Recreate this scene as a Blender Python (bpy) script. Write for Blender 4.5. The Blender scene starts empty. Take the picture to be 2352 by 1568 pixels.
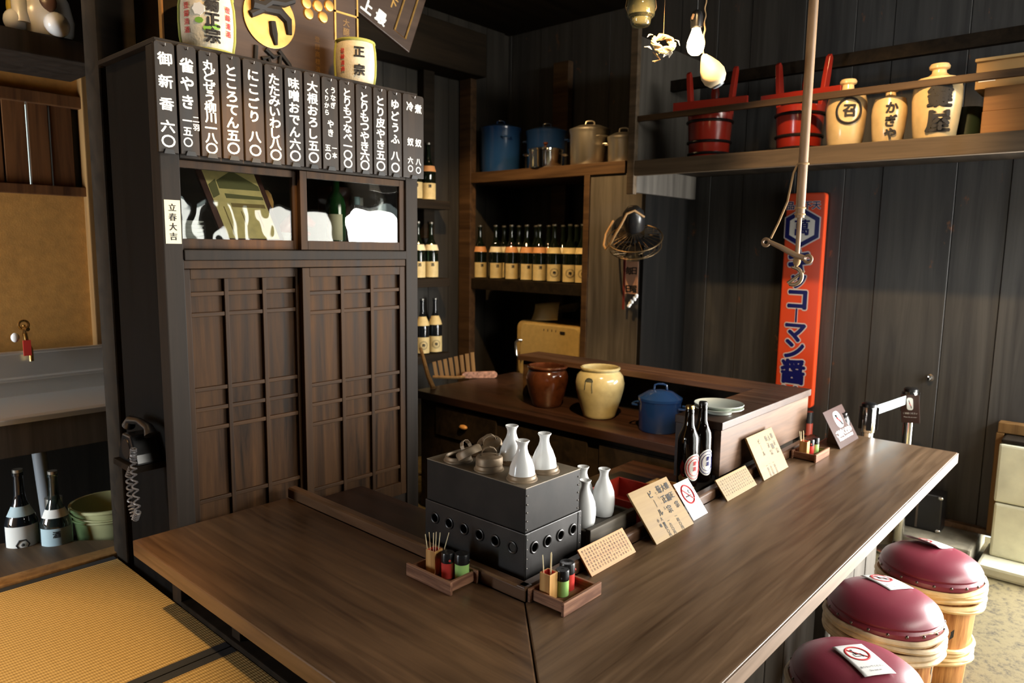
import bpy, bmesh, math, random
from mathutils import Vector, Matrix, Euler
random.seed(7)
S = bpy.context.scene
C = S.collection
PI = math.pi
# ---------------------------------------------------------------- camera, sky, daylight, exposure
# z = 0 is the bar counter's top; the earthen floor lies 0.72 m below it
cam_d = bpy.data.cameras.new('camera'); cam = bpy.data.objects.new('camera', cam_d); C.objects.link(cam)
cam_d.sensor_fit = 'HORIZONTAL'; cam_d.sensor_width = 36.0; cam_d.lens = 25.313
cam_d.clip_start = 0.02
_r = Matrix(((0.66568392, -0.08824107, 0.74099827), (-0.74610526, -0.09713383, 0.65870476), (0.01385119, -0.99135187, -0.13049756)))
_m = Matrix(((_r[0][0], -_r[0][1], -_r[0][2]), (_r[1][0], -_r[1][1], -_r[1][2]), (_r[2][0], -_r[2][1], -_r[2][2])))
cam.matrix_world = Matrix.Translation((-1.2523, -1.0599, 0.85)) @ _m.to_4x4()
cam_d.dof.use_dof = True; cam_d.dof.focus_distance = 2.0; cam_d.dof.aperture_fstop = 4.0
S.camera = cam
S.view_settings.view_transform = 'Standard'; S.view_settings.look = 'None'
S.view_settings.gamma = 1.0; S.view_settings.use_curve_mapping = False
S.view_settings.exposure = 0.0
S.cycles.use_denoising = True
S.cycles.max_bounces = 8; S.cycles.transparent_max_bounces = 16
S.cycles.caustics_reflective = False; S.cycles.caustics_refractive = False
S.cycles.sample_clamp_indirect = 6.0
W = bpy.data.worlds.new('sky'); S.world = W; W.use_nodes = True
W.node_tree.nodes['Background'].inputs[0].default_value = (0.82, 0.95, 0.9, 1)
W.node_tree.nodes['Background'].inputs[1].default_value = 1.6
def area(name, loc, aim, sx, sy, power, col, spread=180):
    d = bpy.data.lights.new(name, 'AREA'); d.shape = 'RECTANGLE'; d.size = sx; d.size_y = sy
    d.energy = power; d.color = col; d.spread = math.radians(spread)
    o = bpy.data.objects.new(name, d); C.objects.link(o); o.location = loc
    o.rotation_euler = (Vector(aim) - Vector(loc)).to_track_quat('-Z', 'Y').to_euler(); o['kind'] = 'helper'
    return o
def lamp(name, loc, power, col, r=0.03):
    d = bpy.data.lights.new(name, 'POINT'); d.energy = power; d.color = col; d.shadow_soft_size = r
    o = bpy.data.objects.new(name, d); C.objects.link(o); o.location = loc; o['kind'] = 'helper'
    return o
# daylight through the open front of the shop and through its side entrance
area('daylight_front_opening', (1.95, -3.35, 0.27), (1.5, 0.4, 0.0), 2.5, 1.85, 95, (1.0, 0.97, 0.90))
area('daylight_side_entrance', (3.22, -1.85, 0.22), (1.0, -0.6, 0.0), 1.5, 1.8, 390, (1.0, 0.98, 0.94))
area('added_high_daylight', (1.4, -3.32, 2.02), (1.35, -1.4, 0.0), 3.0, .7, 150, (1.0, 0.95, 0.86))  # made-up high window, added to light the level surfaces
area('daylight_kitchen_window', (-3.22, 1.95, 0.45), (0.0, 2.0, 0.1), 1.15, 1.05, 190, (0.86, 0.94, 1.0))
def spot(name, loc, aim, power, col, cone, blend=.6, r=.03):
    d = bpy.data.lights.new(name, 'SPOT'); d.energy = power; d.color = col; d.shadow_soft_size = r; d.spot_size = math.radians(cone); d.spot_blend = blend
    o = bpy.data.objects.new(name, d); C.objects.link(o); o.location = loc
    o.rotation_euler = (Vector(aim) - Vector(loc)).to_track_quat('-Z', 'Y').to_euler(); o['kind'] = 'helper'
    return o
WARM = (1.0, 0.62, 0.27)
# ---------------------------------------------------------------- helpers
def bx(bm, x0, x1, y0, y1, z0, z1):
    v = [bm.verts.new(p) for p in ((x0,y0,z0),(x1,y0,z0),(x1,y1,z0),(x0,y1,z0),(x0,y0,z1),(x1,y0,z1),(x1,y1,z1),(x0,y1,z1))]
    for f in ((3,2,1,0),(4,5,6,7),(0,1,5,4),(1,2,6,5),(2,3,7,6),(3,0,4,7)): bm.faces.new([v[i] for i in f])
def obx(bm, M, sx, sy, sz):
    """box of the given size centred on matrix M"""
    n = len(bm.verts); bx(bm, -sx/2, sx/2, -sy/2, sy/2, -sz/2, sz/2); bm.verts.ensure_lookup_table()
    for v in bm.verts[n:]: v.co = M @ v.co
def lathe(bm, prof, seg=32, c=(0,0,0), a0=0.0, a1=2*PI, M=None):
    full = abs(a1 - a0 - 2*PI) < 1e-6; n = seg if full else seg + 1; rings = []
    def T(p):
        p = Vector(p)
        return (M @ p if M else p) + Vector(c)
    for r, z in prof:
        if r < 1e-6: rings.append([bm.verts.new(T((0,0,z)))])
        else: rings.append([bm.verts.new(T((r*math.cos(a0+(a1-a0)*i/seg), r*math.sin(a0+(a1-a0)*i/seg), z))) for i in range(n)])
    for A, B in zip(rings, rings[1:]):
        for i in range(seg):
            j = (i+1) % n
            if len(A) == 1 and len(B) == 1: continue
            if len(A) == 1: bm.faces.new((A[0], B[j], B[i]))
            elif len(B) == 1: bm.faces.new((A[i], A[j], B[0]))
            else: bm.faces.new((A[i], A[j], B[j], B[i]))
def tube(bm, pts, r, seg=8, closed=False):
    pts = [Vector(p) for p in pts]; n = len(pts); rings = []; up = None
    rr = r if isinstance(r, (list, tuple)) else [r]*n
    for i, p in enumerate(pts):
        a = pts[i-1] if (i > 0 or closed) else p; b = pts[(i+1) % n] if (i < n-1 or closed) else p
        t = (b - a).normalized()
        if up is None: up = Vector((0,0,1)) if abs(t.z) < .9 else Vector((1,0,0))
        s = t.cross(up).normalized(); up = s.cross(t).normalized()
        rings.append([bm.verts.new(p + rr[i]*(math.cos(2*PI*k/seg)*s + math.sin(2*PI*k/seg)*up)) for k in range(seg)])
    m = n if closed else n-1
    for i in range(m):
        A, B = rings[i], rings[(i+1) % n]
        for k in range(seg): bm.faces.new((A[k], A[(k+1)%seg], B[(k+1)%seg], B[k]))
    if not closed: bm.faces.new(rings[0][::-1]); bm.faces.new(rings[-1])
def prism(bm, poly, M, d0, d1):
    """polygon in the local xy plane of M, thick from d0 to d1 along local z"""
    a = [bm.verts.new(M @ Vector((x,y,d0))) for x, y in poly]; b = [bm.verts.new(M @ Vector((x,y,d1))) for x, y in poly]; n = len(poly)
    bm.faces.new(a[::-1]); bm.faces.new(b)
    for i in range(n): bm.faces.new((a[i], a[(i+1)%n], b[(i+1)%n], b[i]))
def ball(bm, c, r, seg=16, M=None):
    rx, ry, rz = r if isinstance(r, (tuple, list)) else (r, r, r)
    n = len(bm.verts); lathe(bm, [(math.sin(PI*i/(seg//2)), -math.cos(PI*i/(seg//2))) for i in range(seg//2+1)], seg); bm.verts.ensure_lookup_table()
    for v in bm.verts[n:]:
        p = Vector((v.co.x*rx, v.co.y*ry, v.co.z*rz)); v.co = (M @ p if M else p) + Vector(c)
def ring(bm, R, r, M, seg=32, sub=8):
    tube(bm, [M @ Vector((R*math.cos(2*PI*i/seg), R*math.sin(2*PI*i/seg), 0)) for i in range(seg)], r, sub, True)
def basis(o, x, y):
    x = Vector(x).normalized(); z = x.cross(Vector(y)).normalized(); y = z.cross(x)
    m = Matrix((x, y, z)).transposed().to_4x4(); m.translation = Vector(o); return m
def new(): return bmesh.new()
def obj(name, bm, mat, parent=None, bev=0.0, smooth=None, seg=2):
    if bev > 0:
        bmesh.ops.recalc_face_normals(bm, faces=bm.faces[:])
        es = [e for e in bm.edges if len(e.link_faces) == 2 and e.calc_face_angle(0) > .5]
        bmesh.ops.bevel(bm, geom=es, offset=bev, segments=seg, profile=.6, affect='EDGES', clamp_overlap=True)
    if 'lettering' not in name and 'outline' not in name: bmesh.ops.recalc_face_normals(bm, faces=bm.faces[:])
    me = bpy.data.meshes.new(name); bm.to_mesh(me); bm.free()
    for m in (mat if isinstance(mat, (list, tuple)) else [mat]): me.materials.append(m)
    if smooth:
        for p in me.polygons: p.use_smooth = True
        me.set_sharp_from_angle(angle=math.radians(38))
    o = bpy.data.objects.new(name, me); C.objects.link(o)
    if parent: o.parent = parent
    return o
def tag(o, label, cat, group=None, kind=None):
    o['label'] = label; o['category'] = cat
    if group: o['group'] = group
    if kind: o['kind'] = kind
    return o
def cut(o, cutter):
    """drills the closed shapes in the bmesh CUTTER out of object o's mesh"""
    bmesh.ops.recalc_face_normals(cutter, faces=cutter.faces[:]); me = bpy.data.meshes.new('drill'); cutter.to_mesh(me); cutter.free()
    c = bpy.data.objects.new('drill', me); C.objects.link(c); md = o.modifiers.new('drill', 'BOOLEAN'); md.operation = 'DIFFERENCE'; md.object = c; md.solver = 'EXACT'
    dg = bpy.context.evaluated_depsgraph_get(); dg.update(); res = bpy.data.meshes.new_from_object(o.evaluated_get(dg)); old = o.data; o.modifiers.clear(); o.data = res
    bpy.data.objects.remove(c); bpy.data.meshes.remove(me); bpy.data.meshes.remove(old)
def thing(name, label, cat, loc=(0,0,0), rz=0.0, group=None):
    o = bpy.data.objects.new(name, None); C.objects.link(o); o.location = loc; o.rotation_euler = (0,0,rz); o.empty_display_size = .05
    return tag(o, label, cat, group)
def struct(name, bm, mat, parent=None, **k):
    o = obj(name, bm, mat, parent, **k); o['kind'] = 'structure'; return o
def dup(root, loc, rz=None, label=None, group=None):
    r = root.copy(); C.objects.link(r); r.location = loc
    if rz is not None: r.rotation_euler = (0,0,rz)
    if label: r['label'] = label
    if group: r['group'] = group
    for ch in list(root.children):
        c = ch.copy(); C.objects.link(c); c.parent = r
        for g in ch.children:
            d = g.copy(); C.objects.link(d); d.parent = c
    return r
CAMXY = (-1.2523, -1.0599)
def face_cam(x, y): return math.atan2(CAMXY[1]-y, CAMXY[0]-x)
# ---- writing
_fc = bpy.data.curves.new('lettering', 'FONT'); _fo = bpy.data.objects.new('lettering_source', _fc)
def glyphs(s, size, bold=0.0, ext=0.0004):
    """verts, faces of one line of writing, centred at the origin"""
    _fc.body = s; _fc.size = size; _fc.resolution_u = 3 if size > .018 else 2
    if _fo.name not in C.objects: C.objects.link(_fo)
    dg = bpy.context.evaluated_depsgraph_get(); dg.update()
    me = bpy.data.meshes.new_from_object(_fo.evaluated_get(dg))
    vs = [v.co.copy() for v in me.vertices]; fs = [tuple(p.vertices) for p in me.polygons]
    bpy.data.meshes.remove(me)
    if not vs: return [], []
    cx = (min(v.x for v in vs)+max(v.x for v in vs))/2; cy = (min(v.y for v in vs)+max(v.y for v in vs))/2
    return [v - Vector((cx, cy, 0)) for v in vs], fs
def write(bm, chars, M, size, bold=.02, ext=.0004, pitch=None, sx=1.0, vertical=True, wrap=None, lift=.0006, jit=0.0):
    """chars run down from M's origin (or along x); wrap=radius bends the writing round a vertical axis through M's local origin"""
    pitch = pitch or size*1.02; pos = 0.0
    items = list(chars) if vertical else [chars]
    for ch in items:
        if ch == ' ': pos += pitch*.5; continue
        g = '｜' if (vertical and ch == 'ー') else ch
        vs, fs = glyphs(g, size)
        a = random.uniform(-jit, jit); ca, sa = math.cos(a), math.sin(a)
        nb = 0 if (bold <= 0 or size < .012) else (12 if bold > .06 else 6)
        # heavier brush: the same stroke laid down again a hair to each side
        for ox, oy, le in [(0, 0, lift+ext)] + [(bold*size*math.cos(2*PI*k/nb), bold*size*math.sin(2*PI*k/nb), lift+ext+.00004*(k+1)) for k in range(nb)]:
          out = []
          for v in vs:
            x, y = v.x*sx + ox, v.y + oy
            x, y = x*ca - y*sa, x*sa + y*ca
            y -= pos + (pitch/2 if vertical else 0)
            if wrap:
                R = wrap(y) if callable(wrap) else wrap
                out.append(bm.verts.new(M @ Vector(((R+le)*math.sin(x/R), y, (R+le)*math.cos(x/R)))))
            else: out.append(bm.verts.new(M @ Vector((x, y, le))))
          for f in fs:
            try: bm.faces.new([out[i] for i in f])
            except ValueError: pass
        pos += pitch
# ---- materials (all node based)
def mat(name, col, rough=.6, metal=0.0, spec=.5, coat=0.0, emit=None, trans=0.0, estr=1.0, var=0.0, vscale=8.0, bump=0.0, bscale=60.0):
    m = bpy.data.materials.new(name); m.use_nodes = True; nt = m.node_tree; b = nt.nodes['Principled BSDF']
    c = (*col, 1.0); b.inputs['Base Color'].default_value = c; b.inputs['Roughness'].default_value = rough
    b.inputs['Metallic'].default_value = metal; b.inputs['Specular IOR Level'].default_value = spec
    b.inputs['Coat Weight'].default_value = coat; b.inputs['Coat Roughness'].default_value = .12; b.inputs['Transmission Weight'].default_value = trans
    if emit: b.inputs['Emission Color'].default_value = (*emit, 1); b.inputs['Emission Strength'].default_value = estr
    if var or bump:
        tc = nt.nodes.new('ShaderNodeTexCoord')
        if var:
            n = nt.nodes.new('ShaderNodeTexNoise'); n.inputs['Scale'].default_value = vscale; n.inputs['Detail'].default_value = 5
            r = nt.nodes.new('ShaderNodeValToRGB'); lo = tuple(max(0, x*(1-var)) for x in col); hi = tuple(min(1, x*(1+var)) for x in col)
            r.color_ramp.elements[0].position = .3; r.color_ramp.elements[1].position = .7
            r.color_ramp.elements[0].color = (*lo,1); r.color_ramp.elements[1].color = (*hi,1)
            nt.links.new(tc.outputs['Object'], n.inputs['Vector']); nt.links.new(n.outputs['Fac'], r.inputs['Fac']); nt.links.new(r.outputs['Color'], b.inputs['Base Color'])
        if bump:
            n2 = nt.nodes.new('ShaderNodeTexNoise'); n2.inputs['Scale'].default_value = bscale; n2.inputs['Detail'].default_value = 4
            bp = nt.nodes.new('ShaderNodeBump'); bp.inputs['Strength'].default_value = bump; bp.inputs['Distance'].default_value = .002
            nt.links.new(tc.outputs['Object'], n2.inputs['Vector']); nt.links.new(n2.outputs['Fac'], bp.inputs['Height']); nt.links.new(bp.outputs['Normal'], b.inputs['Normal'])
    return m
def wood(name, dark, light, axis='X', scale=1.0, rough=.5, spec=.4, bump=.25, coat=0.0, pos=(.32,.72), wear=None, wear_at=.68, figure=0.0, rvar=.15):
    """grain drawn out along one axis; wear: a third colour where the finish is rubbed through"""
    m = bpy.data.materials.new(name); m.use_nodes = True; nt = m.node_tree; N, L = nt.nodes, nt.links; b = N['Principled BSDF']
    tc = N.new('ShaderNodeTexCoord'); mp = N.new('ShaderNodeMapping')
    k = {'X': (1.2, 22, 22), 'Y': (22, 1.2, 22), 'Z': (22, 22, 1.2)}[axis]
    mp.inputs['Scale'].default_value = tuple(v*scale for v in k); L.new(tc.outputs['Object'], mp.inputs['Vector'])
    n = N.new('ShaderNodeTexNoise'); n.inputs['Scale'].default_value = 1.0; n.inputs['Detail'].default_value = 7; n.inputs['Roughness'].default_value = .62; n.inputs['Distortion'].default_value = .6
    L.new(mp.outputs['Vector'], n.inputs['Vector'])
    fac = n.outputs['Fac']
    if figure:
        mp2 = N.new('ShaderNodeMapping'); k2 = {'X': (.9, 5, 5), 'Y': (5, .9, 5), 'Z': (5, 5, .9)}[axis]; mp2.inputs['Scale'].default_value = k2
        L.new(tc.outputs['Object'], mp2.inputs['Vector'])
        n3 = N.new('ShaderNodeTexNoise'); n3.inputs['Scale'].default_value = .9; n3.inputs['Detail'].default_value = 3; n3.inputs['Distortion'].default_value = 1.4
        L.new(mp2.outputs['Vector'], n3.inputs['Vector'])
        mx = N.new('ShaderNodeMix'); mx.data_type = 'FLOAT'; mx.inputs[0].default_value = figure
        L.new(fac, mx.inputs[2]); L.new(n3.outputs['Fac'], mx.inputs[3]); fac = mx.outputs[0]
    r = N.new('ShaderNodeValToRGB'); r.color_ramp.elements[0].position, r.color_ramp.elements[1].position = pos
    r.color_ramp.elements[0].color = (*dark,1); r.color_ramp.elements[1].color = (*light,1); L.new(fac, r.inputs['Fac'])
    colr = r.outputs['Color']
    if wear:
        nw = N.new('ShaderNodeTexNoise'); nw.inputs['Scale'].default_value = 5.0; nw.inputs['Detail'].default_value = 9; nw.inputs['Roughness'].default_value = .72
        mpw = N.new('ShaderNodeMapping'); mpw.inputs['Scale'].default_value = {'X': (.5,2,2), 'Y': (2,.5,2), 'Z': (1.6,1.6,.9)}[axis]
        L.new(tc.outputs['Object'], mpw.inputs['Vector']); L.new(mpw.outputs['Vector'], nw.inputs['Vector'])
        rw = N.new('ShaderNodeValToRGB'); rw.color_ramp.elements[0].position = wear_at; rw.color_ramp.elements[1].position = wear_at+.06
        L.new(nw.outputs['Fac'], rw.inputs['Fac'])
        mw = N.new('ShaderNodeMix'); mw.data_type = 'RGBA'; mw.inputs[7].default_value = (*wear,1)
        L.new(rw.outputs['Color'], mw.inputs[0]); L.new(colr, mw.inputs[6]); colr = mw.outputs[2]
    L.new(colr, b.inputs['Base Color'])
    b.inputs['Specular IOR Level'].default_value = spec; b.inputs['Coat Weight'].default_value = coat; b.inputs['Coat Roughness'].default_value = .25
    mr = N.new('ShaderNodeMapRange'); mr.inputs[3].default_value = max(.05, rough-rvar); mr.inputs[4].default_value = min(1, rough+rvar); L.new(n.outputs['Fac'], mr.inputs[0]); L.new(mr.outputs[0], b.inputs['Roughness'])
    bp = N.new('ShaderNodeBump'); bp.inputs['Strength'].default_value = bump; bp.inputs['Distance'].default_value = .0015; L.new(n.outputs['Fac'], bp.inputs['Height']); L.new(bp.outputs['Normal'], b.inputs['Normal'])
    return m
def glass(name, tint=(1,1,1), refl=1.0, wavy=0.0, rough=.02, ior=1.5, body=0.0, bodycol=(0,0,0)):
    """thin glass: tinted see-through plus a clear reflection"""
    m = bpy.data.materials.new(name); m.use_nodes = True; nt = m.node_tree; N, L = nt.nodes, nt.links; N.remove(N['Principled BSDF'])
    o = N['Material Output']; t = N.new('ShaderNodeBsdfTransparent'); t.inputs[0].default_value = (*tint,1)
    g = N.new('ShaderNodeBsdfGlossy'); g.inputs['Roughness'].default_value = rough; g.inputs[0].default_value = (refl,refl,refl,1)
    f = N.new('ShaderNodeFresnel'); f.inputs[0].default_value = ior; mx = N.new('ShaderNodeMixShader'); L.new(f.outputs[0], mx.inputs[0])
    base = t.outputs[0]
    if body:
        d = N.new('ShaderNodeBsdfDiffuse'); d.inputs[0].default_value = (*bodycol,1); mb = N.new('ShaderNodeMixShader'); mb.inputs[0].default_value = body
        L.new(t.outputs[0], mb.inputs[1]); L.new(d.outputs[0], mb.inputs[2]); base = mb.outputs[0]
    L.new(base, mx.inputs[1]); L.new(g.outputs[0], mx.inputs[2]); L.new(mx.outputs[0], o.inputs[0])
    if wavy:
        tc = N.new('ShaderNodeTexCoord'); n = N.new('ShaderNodeTexNoise'); n.inputs['Scale'].default_value = 9; n.inputs['Detail'].default_value = 1
        bp = N.new('ShaderNodeBump'); bp.inputs['Strength'].default_value = wavy; bp.inputs['Distance'].default_value = .004
        L.new(tc.outputs['Object'], n.inputs['Vector']); L.new(n.outputs['Fac'], bp.inputs['Height']); L.new(bp.outputs['Normal'], g.inputs['Normal'])
    return m
# the place's materials
m_top_x = wood('counter_wood_long', (.050,.026,.012), (.22,.135,.073), 'X', 1.9, .36, .45, .16, .25, figure=.42)
m_top_y = wood('counter_wood_cross', (.034,.015,.007), (.20,.108,.05), 'Y', 1.9, .34, .45, .16, .25, figure=.42)
m_edge = wood('counter_edge_wood', (.12,.075,.045), (.26,.175,.115), 'X', 1, .55, .4, .2)
m_rail = wood('rail_wood', (.04,.018,.009), (.14,.07,.035), 'X', 1, .38, .45, .15, .2)
m_cab = wood('cabinet_frame_wood', (.013,.0095,.007), (.033,.025,.019), 'Z', 1, .62, .16, .25, wear=(.10,.05,.025), wear_at=.72)
m_door = wood('cabinet_door_wood', (.012,.006,.0025), (.088,.041,.015), 'Z', 1.2, .6, .14, .35)
m_bar = wood('lattice_wood', (.018,.009,.004), (.068,.034,.014), 'Z', 1, .6, .16, .2)
m_blackm2 = wood('charred_and_shade_black_boards', (.004,.004,.004), (.011,.010,.009), 'Z', .7, .7, .08, .3)  # charred alcove boards; on the cupboard sides this black stands in for shade
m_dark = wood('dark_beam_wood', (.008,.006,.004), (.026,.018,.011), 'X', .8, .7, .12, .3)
m_plank = wood('charred_wall_planks', (.026,.026,.027), (.072,.071,.069), 'Z', .7, .58, .4, .35, wear=(.19,.08,.035), wear_at=.635)
m_back = wood('grey_back_boards', (.016,.014,.011), (.038,.033,.026), 'Z', .8, .62, .35, .3)
m_panel = wood('alcove_board', (.050,.044,.037), (.115,.103,.088), 'Z', .9, .6, .35, .25)
m_brown = wood('brown_shelf_wood', (.035,.018,.008), (.10,.055,.024), 'Y', 1, .55, .35, .25)
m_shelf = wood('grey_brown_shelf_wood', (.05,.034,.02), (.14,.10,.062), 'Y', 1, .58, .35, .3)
m_kit = wood('worktop_wood', (.010,.0045,.0025), (.036,.015,.008), 'Y', .8, .42, .4, .15, .1)
m_ledge = wood('ledge_wood', (.045,.022,.011), (.23,.130,.078), 'X', 1.8, .5, .3, .2, figure=.35)
m_ledgetop = wood('ledge_top_wood', (.030,.014,.008), (.10,.054,.032), 'Y', 1.6, .45, .35, .15, figure=.3)
m_orange = wood('kitchen_post_wood', (.14,.07,.022), (.30,.17,.06), 'Z', 1, .6, .3, .3)
m_lattice = wood('kitchen_slat_wood', (.05,.02,.008), (.19,.08,.025), 'Z', 1, .6, .3, .3)
m_cherry = wood('tray_wood', (.13,.055,.03), (.30,.15,.085), 'X', 3.0, .6, .3, .3, pos=(.4,.6))
m_cherry_y = wood('tray_wood_cross', (.13,.055,.03), (.30,.15,.085), 'Y', 3.0, .6, .3, .3, pos=(.4,.6))
m_bamboo = wood('bamboo_cup', (.42,.20,.055), (.62,.35,.12), 'Z', 2.0, .45, .4, .15, pos=(.4,.6))
m_pine = wood('pale_menu_wood', (.24,.145,.048), (.33,.22,.088), 'X', 2.0, .55, .3, .12)
m_grey = wood('weathered_tray_wood', (.04,.035,.028), (.12,.10,.075), 'X', 1.2, .65, .3, .3)
m_barrel = wood('barrel_stave_wood', (.28,.10,.025), (.55,.26,.08), 'Z', 2.4, .4, .45, .25, pos=(.38,.62))
m_plaster = mat('ochre_plaster', (.46,.235,.055), .9, var=.14, vscale=30, bump=.25, bscale=180)
m_iron = mat('black_sheet_iron', (.011,.009,.0075), .55, .45, .4, var=.6, vscale=9, bump=.12, bscale=40)
m_ironlo = mat('black_lacquered_iron', (.030,.028,.027), .36, .35, .5, var=.5, vscale=10, bump=.1, bscale=60)
m_ironlit = mat('grey_sheet_iron', (.085,.078,.070), .5, .55, .5, var=.35, vscale=14, bump=.12, bscale=60)
m_lid = mat('tarnished_lid_metal', (.27,.20,.13), .5, .35, .5, var=.35, vscale=25, bump=.1, bscale=80)
m_porc = mat('white_porcelain', (.80,.81,.80), .18, 0, .5)
m_rivet = mat('rivet_steel', (.22,.20,.18), .35, .9)
m_black = mat('black_plastic', (.012,.012,.013), .28)
m_blackm = mat('matte_black', (.010,.010,.010), .6)
m_red = mat('red_plastic', (.62,.055,.045), .3)
m_green = mat('pale_green_plastic', (.38,.66,.20), .35)
m_stick = mat('toothpick_wood', (.78,.66,.40), .6)
m_ink = mat('black_ink', (.014,.012,.011), .7)
m_white = mat('white_paint', (.86,.84,.76), .55)
m_paper = mat('white_paper', (.84,.84,.82), .5)
m_cream = mat('cream_paper', (.78,.70,.48), .6)
m_redink = mat('red_ink', (.62,.03,.035), .5)
m_gold = mat('gold_leaf', (.80,.46,.13), .38, .75, var=.2, vscale=30)
m_strip = wood('menu_strip_wood', (.010,.007,.005), (.034,.021,.012), 'Z', 1.2, .42, .22, .15)
m_burg = mat('burgundy_vinyl', (.20,.028,.048), .34, 0, .5, bump=.08, bscale=220)
m_rattan = mat('rattan_hoop', (.72,.50,.22), .45, var=.25, vscale=12, bump=.3, bscale=60)
m_rattan2 = mat('old_rattan_hoop', (.62,.48,.30), .5, var=.4, vscale=12, bump=.4, bscale=60)
m_nail = mat('dome_nail', (.16,.13,.11), .3, .9)
m_steel = mat('stainless_steel', (.72,.72,.70), .48, 1.0)
m_chrome = mat('chrome', (.75,.75,.73), .12, 1.0)
m_brass = mat('brass', (.55,.36,.13), .25, 1.0)
m_alu = mat('aluminium', (.66,.62,.54), .30, .95)
m_blue = mat('blue_enamel', (.012,.050,.165), .22, 0, .5, .3)
m_bluedk = mat('dark_blue_enamel', (.007,.026,.095), .2, 0, .5, .3)
m_brownjar = mat('brown_glaze', (.055,.018,.008), .12, 0, .55, .5, var=.4, vscale=18)
m_celadon = mat('celadon_glaze', (.37,.335,.185), .14, 0, .5, .4, var=.12, vscale=30)
m_lacq = mat('red_lacquer', (.30,.022,.012), .22, 0, .5, .3)
m_hoop = mat('black_lacquer_hoop', (.012,.010,.010), .22)
m_jug = mat('cream_stoneware', (.70,.52,.27), .22, 0, .5, .2, var=.15, vscale=12)
m_sign = mat('orange_enamel', (.80,.085,.025), .22, 0, .5, .3)
m_navy = mat('navy_enamel', (.010,.012,.13), .22)
m_halo = mat('pale_outline_enamel', (.72,.66,.68), .25)
m_fridge = mat('cream_enamel', (.60,.44,.17), .35, 0, .5, .1, var=.08, vscale=30)
m_cord = mat('old_copper_cord', (.34,.20,.085), .5)
m_pole = mat('bamboo_pole', (.30,.185,.10), .45, var=.2, vscale=10)
m_rope = mat('hemp_rope', (.42,.26,.12), .9, bump=.4, bscale=200)
m_straw = mat('straw_matting', (.72,.64,.48), .85, var=.12, vscale=40, bump=.5, bscale=160)
m_ropeg = mat('green_rope', (.38,.40,.10), .9, bump=.5, bscale=200)
m_stone = mat('pale_tuff_stone', (.72,.70,.52), .9, var=.15, vscale=7, bump=.5, bscale=40)
m_ledgest = mat('grey_concrete', (.30,.27,.20), .9, var=.45, vscale=9, bump=.4, bscale=50)
m_heri = mat('tatami_border_cloth', (.018,.021,.026), .75, bump=.2, bscale=300)
m_g_clear = glass('clear_glass', (.95,.98,.95))
m_g_pane = glass('old_window_glass', (.92,.93,.90), 1.0, .35, .01, 1.6)
m_g_green = glass('green_bottle_glass', (.16,.26,.14), 1.0, 0, .03, 1.6, .35, (.010,.018,.010))
m_g_blue = glass('blue_black_bottle_glass', (.10,.14,.18), 1.0, 0, .03, 1.6, .5, (.012,.015,.020))
m_g_pale = glass('pale_green_bottle_glass', (.55,.68,.62), 1.0, 0, .03, 1.6, .10, (.10,.14,.14))
m_g_beer = glass('brown_bottle_glass', (.10,.045,.02), 1.0, 0, .03, 1.65, .5, (.006,.003,.002))
def tatami_mat():
    m = bpy.data.materials.new('woven_rush'); m.use_nodes = True; nt = m.node_tree; N, L = nt.nodes, nt.links; b = N['Principled BSDF']; b.inputs['Roughness'].default_value = .7; b.inputs['Specular IOR Level'].default_value = .3
    tc = N.new('ShaderNodeTexCoord'); sp = N.new('ShaderNodeSeparateXYZ'); L.new(tc.outputs['Object'], sp.inputs[0])
    def sine(axis, per):
        a = N.new('ShaderNodeMath'); a.operation = 'MULTIPLY'; a.inputs[1].default_value = 2*PI/per; L.new(sp.outputs[axis], a.inputs[0])
        s = N.new('ShaderNodeMath'); s.operation = 'SINE'; L.new(a.outputs[0], s.inputs[0])
        q = N.new('ShaderNodeMapRange'); q.inputs[1].default_value = -1; L.new(s.outputs[0], q.inputs[0]); return q.outputs[0]
    row = sine('Y', .015); fine = sine('X', .006)
    n = N.new('ShaderNodeTexNoise'); n.inputs['Scale'].default_value = 1; n.inputs['Detail'].default_value = 5
    mp = N.new('ShaderNodeMapping'); mp.inputs['Scale'].default_value = (60,500,20); L.new(tc.outputs['Object'], mp.inputs[0]); L.new(mp.outputs[0], n.inputs['Vector'])
    h = N.new('ShaderNodeMath'); h.operation = 'MULTIPLY_ADD'; h.inputs[1].default_value = .75; L.new(row, h.inputs[0])
    h2 = N.new('ShaderNodeMath'); h2.operation = 'MULTIPLY'; h2.inputs[1].default_value = .25; L.new(fine, h2.inputs[0]); L.new(h2.outputs[0], h.inputs[2])
    a = N.new('ShaderNodeMath'); a.operation = 'MULTIPLY_ADD'; a.inputs[1].default_value = .5; L.new(n.outputs['Fac'], a.inputs[0])
    a2 = N.new('ShaderNodeMath'); a2.operation = 'MULTIPLY'; a2.inputs[1].default_value = .5; L.new(h.outputs[0], a2.inputs[0]); L.new(a2.outputs[0], a.inputs[2])
    r = N.new('ShaderNodeValToRGB'); r.color_ramp.elements[0].position = .12; r.color_ramp.elements[1].position = .7
    r.color_ramp.elements[0].color = (.17,.105,.03,1); r.color_ramp.elements[1].color = (.52,.375,.15,1); L.new(a.outputs[0], r.inputs['Fac']); L.new(r.outputs['Color'], b.inputs['Base Color'])
    bp = N.new('ShaderNodeBump'); bp.inputs['Strength'].default_value = .5; bp.inputs['Distance'].default_value = .003; L.new(h.outputs[0], bp.inputs['Height']); L.new(bp.outputs['Normal'], b.inputs['Normal'])
    return m
m_tatami = tatami_mat()
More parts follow.
